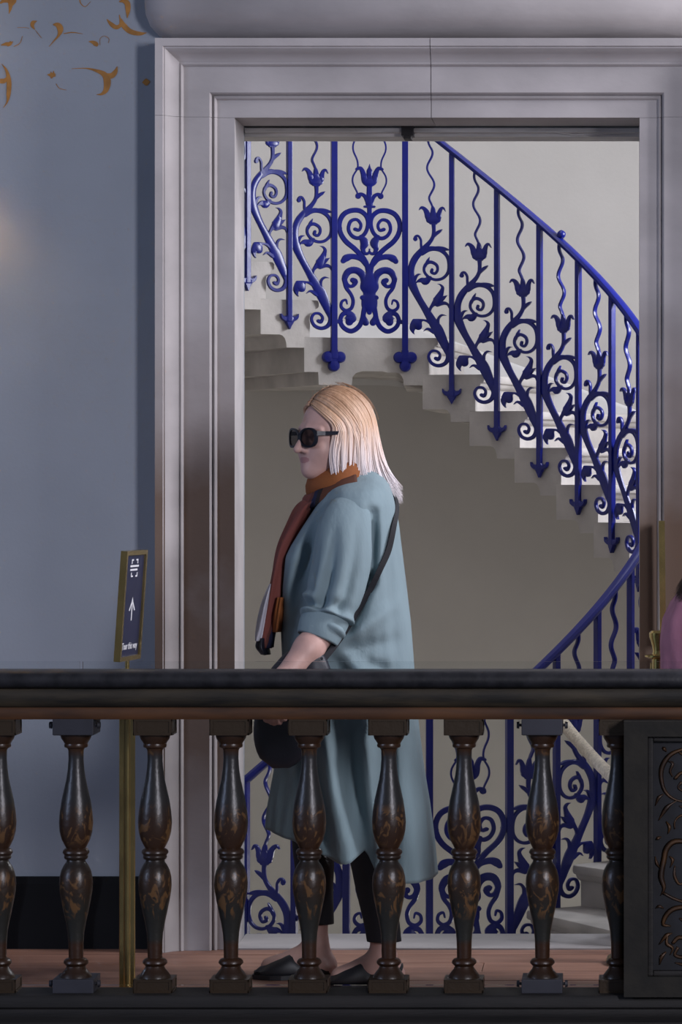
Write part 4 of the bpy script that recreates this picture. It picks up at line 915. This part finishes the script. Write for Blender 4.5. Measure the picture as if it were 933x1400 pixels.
# --- hair
def hair_path(p, sg, jit=0.0, rnd=None, pc=None, cj=0.0, cl=0.0, cw=0.0):
    """p 0 = strand rooted at the forehead parting, 1 = strand falling down the back; pc = the lock it joins towards its tip"""
    rn = rnd or (lambda a, b: 0.0); pc = p if pc is None else pc
    AZ = lambda q: R_((58+122*max(q, 0)**0.85) if sg > 0 else (84+96*max(q, 0)**0.85))*sg
    azd = AZ(p)
    root = np.array([0.084-0.14*p, sg*0.004, 0.096+0.045*math.sin(min(1, p*1.5)*PI/2)])
    c = np.array([-0.014, 0, 0.020]); rb = 0.120; pts = []
    def ellp(d):
        rf = 0.106 if d[0] > 0 else rb; return c+np.array([rf*d[0], 0.091*d[1], 0.120*d[2]])*(1+jit)
    d0 = (root-c)/np.array([0.106 if root[0]-c[0] > 0 else rb, 0.091, 0.120]); d0 /= np.linalg.norm(d0)
    d1 = np.array([math.cos(azd), math.sin(azd), 0.06]); d1 /= np.linalg.norm(d1)
    om = math.acos(np.clip(d0@d1, -1, 1))
    for i in range(11):
        u = i/10; d = (math.sin((1-u)*om)*d0+math.sin(u*om)*d1)/math.sin(om); pts.append(ellp(d))
    back = max(0, -math.cos(azd)); ln = 0.180+0.014*p+cl+rn(-0.012, 0.010); base = pts[-1]; h0 = base-c
    for i in range(1, 13):
        u = i/12; az = azd+(AZ(pc)-azd)*0.8*u**0.8 + cw*math.sin(u*3.2)
        out = 0.008*u+back*(0.016*u+0.060*u**3)-(1-back)*0.016*u*u + cj*math.sin(min(1, u*1.3)*PI/2)
        rx = (0.106 if math.cos(az) > 0 else rb)*(1+jit); q = c+np.array([math.cos(az)*(rx+out), math.sin(az)*(0.091*(1+jit)+out*0.7), h0[2]-ln*u]); pts.append(q)
    return pts
def to_w(P): return [tuple(H0+q[0]*FW_+q[1]*LT+q[2]*UP) for q in P]
hm = MB()
for sg in (-1, 1):
    hm.loft([to_w(hair_path(k/30, sg, -0.055)[:-2]) for k in range(31)], closed=False, caps=False)
rs = random.Random(3)
for sg in (-1, 1):
    for k in range(46):
        pc = (k+rs.uniform(0.1, 0.9))/46; cj = rs.uniform(-0.004, 0.009); cl = rs.uniform(-0.022, 0.020); cw = rs.uniform(-0.20, 0.20)
        for m in range(14):
            p = min(1, max(0, pc+rs.gauss(0, 0.034))); P = hair_path(p, sg, rs.uniform(-0.028, 0.035), rs.uniform, pc, cj+rs.uniform(-.003, .003), cl, cw)
            r0 = rs.uniform(0.0016, 0.0036); L_ = len(P)
            for _ in range(3): P = [P[0]]+[(P[i-1]+2*P[i]+P[i+1])/4 for i in range(1, len(P)-1)]+[P[-1]]
            hm.tube(to_w(P), [r0*(0.5+0.5*min(1, i/3))*(1 if i < L_-7 else max(0.12, (L_-1-i)/7)) for i in range(L_)], 5, 0.6)
for k in range(26):      # fly-away hairs
    p = rs.uniform(0.2, 1); P = hair_path(p, rs.choice((-1, 1)), rs.uniform(0.05, 0.13), rs.uniform); hm.tube(to_w(P[:rs.randint(6, 12)]), 0.0005, 3)
hair_me = hm.mesh('hair', 'hair_blonde', True); link('hair', hair_me, w)

# --- sunglasses
sg_ = empty('sunglasses', (0, 0, 0)); sg_.parent = w
def gl(l, u, df=0.0): return tuple(hd(0.109-2.6*l*l+df, l, u))
for s in (-1, 1):
    pts = []; n = 36
    for i in range(n):
        a = 2*PI*i/n; ca, sa = math.cos(a), math.sin(a)
        pts.append((s*0.0345+0.0305*math.copysign(abs(ca)**0.85, ca), -0.004+(0.0245+0.003*s*ca)*math.copysign(abs(sa)**0.85, sa)))
    rings = [[gl(x+ (x-s*0.0345)*q, y+(y+0.004)*q, d) for q, d in ((-0.10, 0.003), (0.12, 0.003), (0.14, 0.0), (0.12, -0.003), (-0.10, -0.003))] for x, y in pts]
    mb = MB(); mb.loft(rings+[rings[0]], caps=False); mb.build('lens_rim', 'frame_black', sg_, 50)
    mb = MB(); mb.loft([[gl(x-(x-s*0.0345)*0.08, y-(y+0.004)*0.08, d) for x, y in pts] for d in (-0.0008, 0.0008)]); mb.build('lens', 'lens', sg_)
    a, b = np.array(gl(s*0.0665, 0.008)), hd(0.005, s*0.086, 0.010); mb = MB()
    rings = [[a+(b-a)*v+LT*s*(0.004*math.sin(PI*v))+LT*q*0.002+UP*z*h_ for q, z in ((-1, -1), (1, -1), (1, 1), (-1, 1))] for v, h_ in ((0, .0062), (.25, .0055), (.6, .0050), (1, .0045))]
    mb.loft(rings); mb.build('temple_arm', 'frame_black', sg_)
mb = MB(); mb.tube([gl(-0.008, 0.006), gl(0, 0.009, 0.002), gl(0.008, 0.006)], 0.0032, 8); mb.build('bridge', 'frame_black', sg_, True)

# --- bag on a strap
bag = empty('shoulder_bag', (w.location.x, YP, 0)); tag(bag, 'slouchy dark navy shoulder bag hanging against the long coat', 'bag')
mb = MB(); c0 = lp(412, 958, -0.262); axz = lp(442, 872)-lp(386, 1046); axz /= np.linalg.norm(axz); axx = np.array([axz[2], 0, -axz[0]]); rings = []
for i in range(25):
    v = -1+2*i/24; vv = v*0.176; tp_ = (1-abs(v)**3.2)**0.5 if abs(v) < 1 else 0.02
    hw = (0.098+0.012*math.sin(2.2*v))*(1-0.32*max(0, v))*max(tp_, 0.03); hd_ = 0.036*max(tp_, 0.05)
    rings.append([c0+axz*vv+axx*(hw*math.copysign(abs(math.cos(2*PI*j/36))**0.8, math.cos(2*PI*j/36))*(1+.02*math.sin(9*v+j)))+np.array([0, 1, 0])*(hd_*math.sin(2*PI*j/36)*(1+0.08*math.sin(5*v+0.8*j))) for j in range(36)])
mb.loft(rings); mb.build('bag_body', 'bag', bag, True)
ST = [(486,662,0.09),(512,664,0.06),(533,674,0.03),(541,692,0.0),(540,715,-.045),(536,740,-.085),(530,765,-.11),(517,795,-.15),(500,825,-.18),(484,852,-.205),(470,874,-.235),(455,893,-.262)]
C = catmull([(px, py, y) for px, py, y in ST], 5); pts = []
for c in C:
    y = c[2]
    if c[1] > 705: y = min(y, coat_y(c[0], c[1])-0.011)
    pts.append(lp(c[0], c[1], y)+np.array([0.006 if c[1] < 760 else 0.0, 0, 0.004 if c[1] < 690 else 0]))
for _ in range(6): pts = [pts[0]]+[(pts[i-1]+2*pts[i]+pts[i+1])/4 for i in range(1, len(pts)-1)]+[pts[-1]]
mb = MB(); rings = []
for i, p in enumerate(pts):
    t = pts[min(i+1, len(pts)-1)]-pts[max(i-1, 0)]; t /= np.linalg.norm(t); q_ = np.clip((1.40-p[2])/0.2, 0, 1); nrm = np.array([0.9-0.6*q_, -0.15-0.85*q_, 0.5*(1-q_)]); b = np.cross(t, nrm); b /= np.linalg.norm(b); nn = np.cross(b, t)
    rings.append([p+b*0.008+nn*.0018, p-b*0.008+nn*.0018, p-b*0.008-nn*.0018, p+b*0.008-nn*.0018])
mb.loft(rings); mb.build('strap', 'trouser', bag)
for px, py in ((452, 893), (446, 909)):
    mb = MB(); q = lp(px, py, -0.292); mb.tube([q, q+np.array([0, -0.004, 0])], [0.0045, 0.003], 10); mb.build('rivet', 'steel', bag)
mb = MB(); mb.tube([tuple(c0+axz*0.02+axx*x-np.array([0, .047-abs(x)*.12, 0])) for x in np.linspace(-0.085, 0.085, 12)], 0.0022, 6); mb.build('zip', 'steel', bag)

# ------------------------------------------------------------------ the second visitor at the edge of the view
YQ = 10.02; KQ = 0.80
p2 = empty('person', ((977-850)*YQ/F, YQ, 0), R_(185)); p2.scale = (KQ, KQ, KQ); tag(p2, 'dark haired person in a mauve pink top beside the brass post', 'person')
link('body', body_me, p2)
hme2 = hair_me.copy(); hme2.materials.clear(); hme2.materials.append(M['hair_dark']); link('hair', hme2, p2)
trs = [(655,455,524,.085),(662,442,530,.115),(672,430,536,.155),(690,418,552,.182),(720,410,566,.198),(760,406,572,.205),(820,408,570,.205),(900,412,560,.205),(980,410,566,.21),(1010,412,566,.21)]
mb = MB(); rings = []
for py in np.linspace(655, 1010, 50):
    f0, b0, dy = [np.interp(py, [r[0] for r in trs], [r[i] for r in trs]) for i in (1, 2, 3)]; ring = []
    for j in range(72):
        t = 2*PI*j/72; ex = 2/2.35; cx_, sx_ = math.copysign(abs(math.cos(t))**ex, math.cos(t)), math.copysign(abs(math.sin(t))**ex, math.sin(t)); r = 0.004*math.sin(7*t+.02*py)+0.003*math.sin(13*t-.03*py)
        ring.append(lp((f0+b0)/2-(b0-f0)/2*cx_, py, -dy*sx_)+np.array([-math.cos(t)*r, -math.sin(t)*r, 0]))
    rings.append(ring)
mb.loft(rings, caps=False); top = mb.build('top', 'pink', p2, True); m_ = top.modifiers.new('thickness', 'SOLIDIFY'); m_.thickness = 0.004; m_.offset = -1
for ch in list(w.children):
    if ch.name.startswith('trouser_leg') or ch.name.startswith('shoe'):
        c = ch.copy(); col.objects.link(c); c.parent = p2
        for g in ch.children: d = g.copy(); col.objects.link(d); d.parent = c
for ch in list(coat.children):
    if ch.name.startswith('sleeve') or ch.name.startswith('cuff'):
        c = ch.copy(); c.data = ch.data.copy(); c.data.materials.clear(); c.data.materials.append(M['pink']); col.objects.link(c); c.parent = top
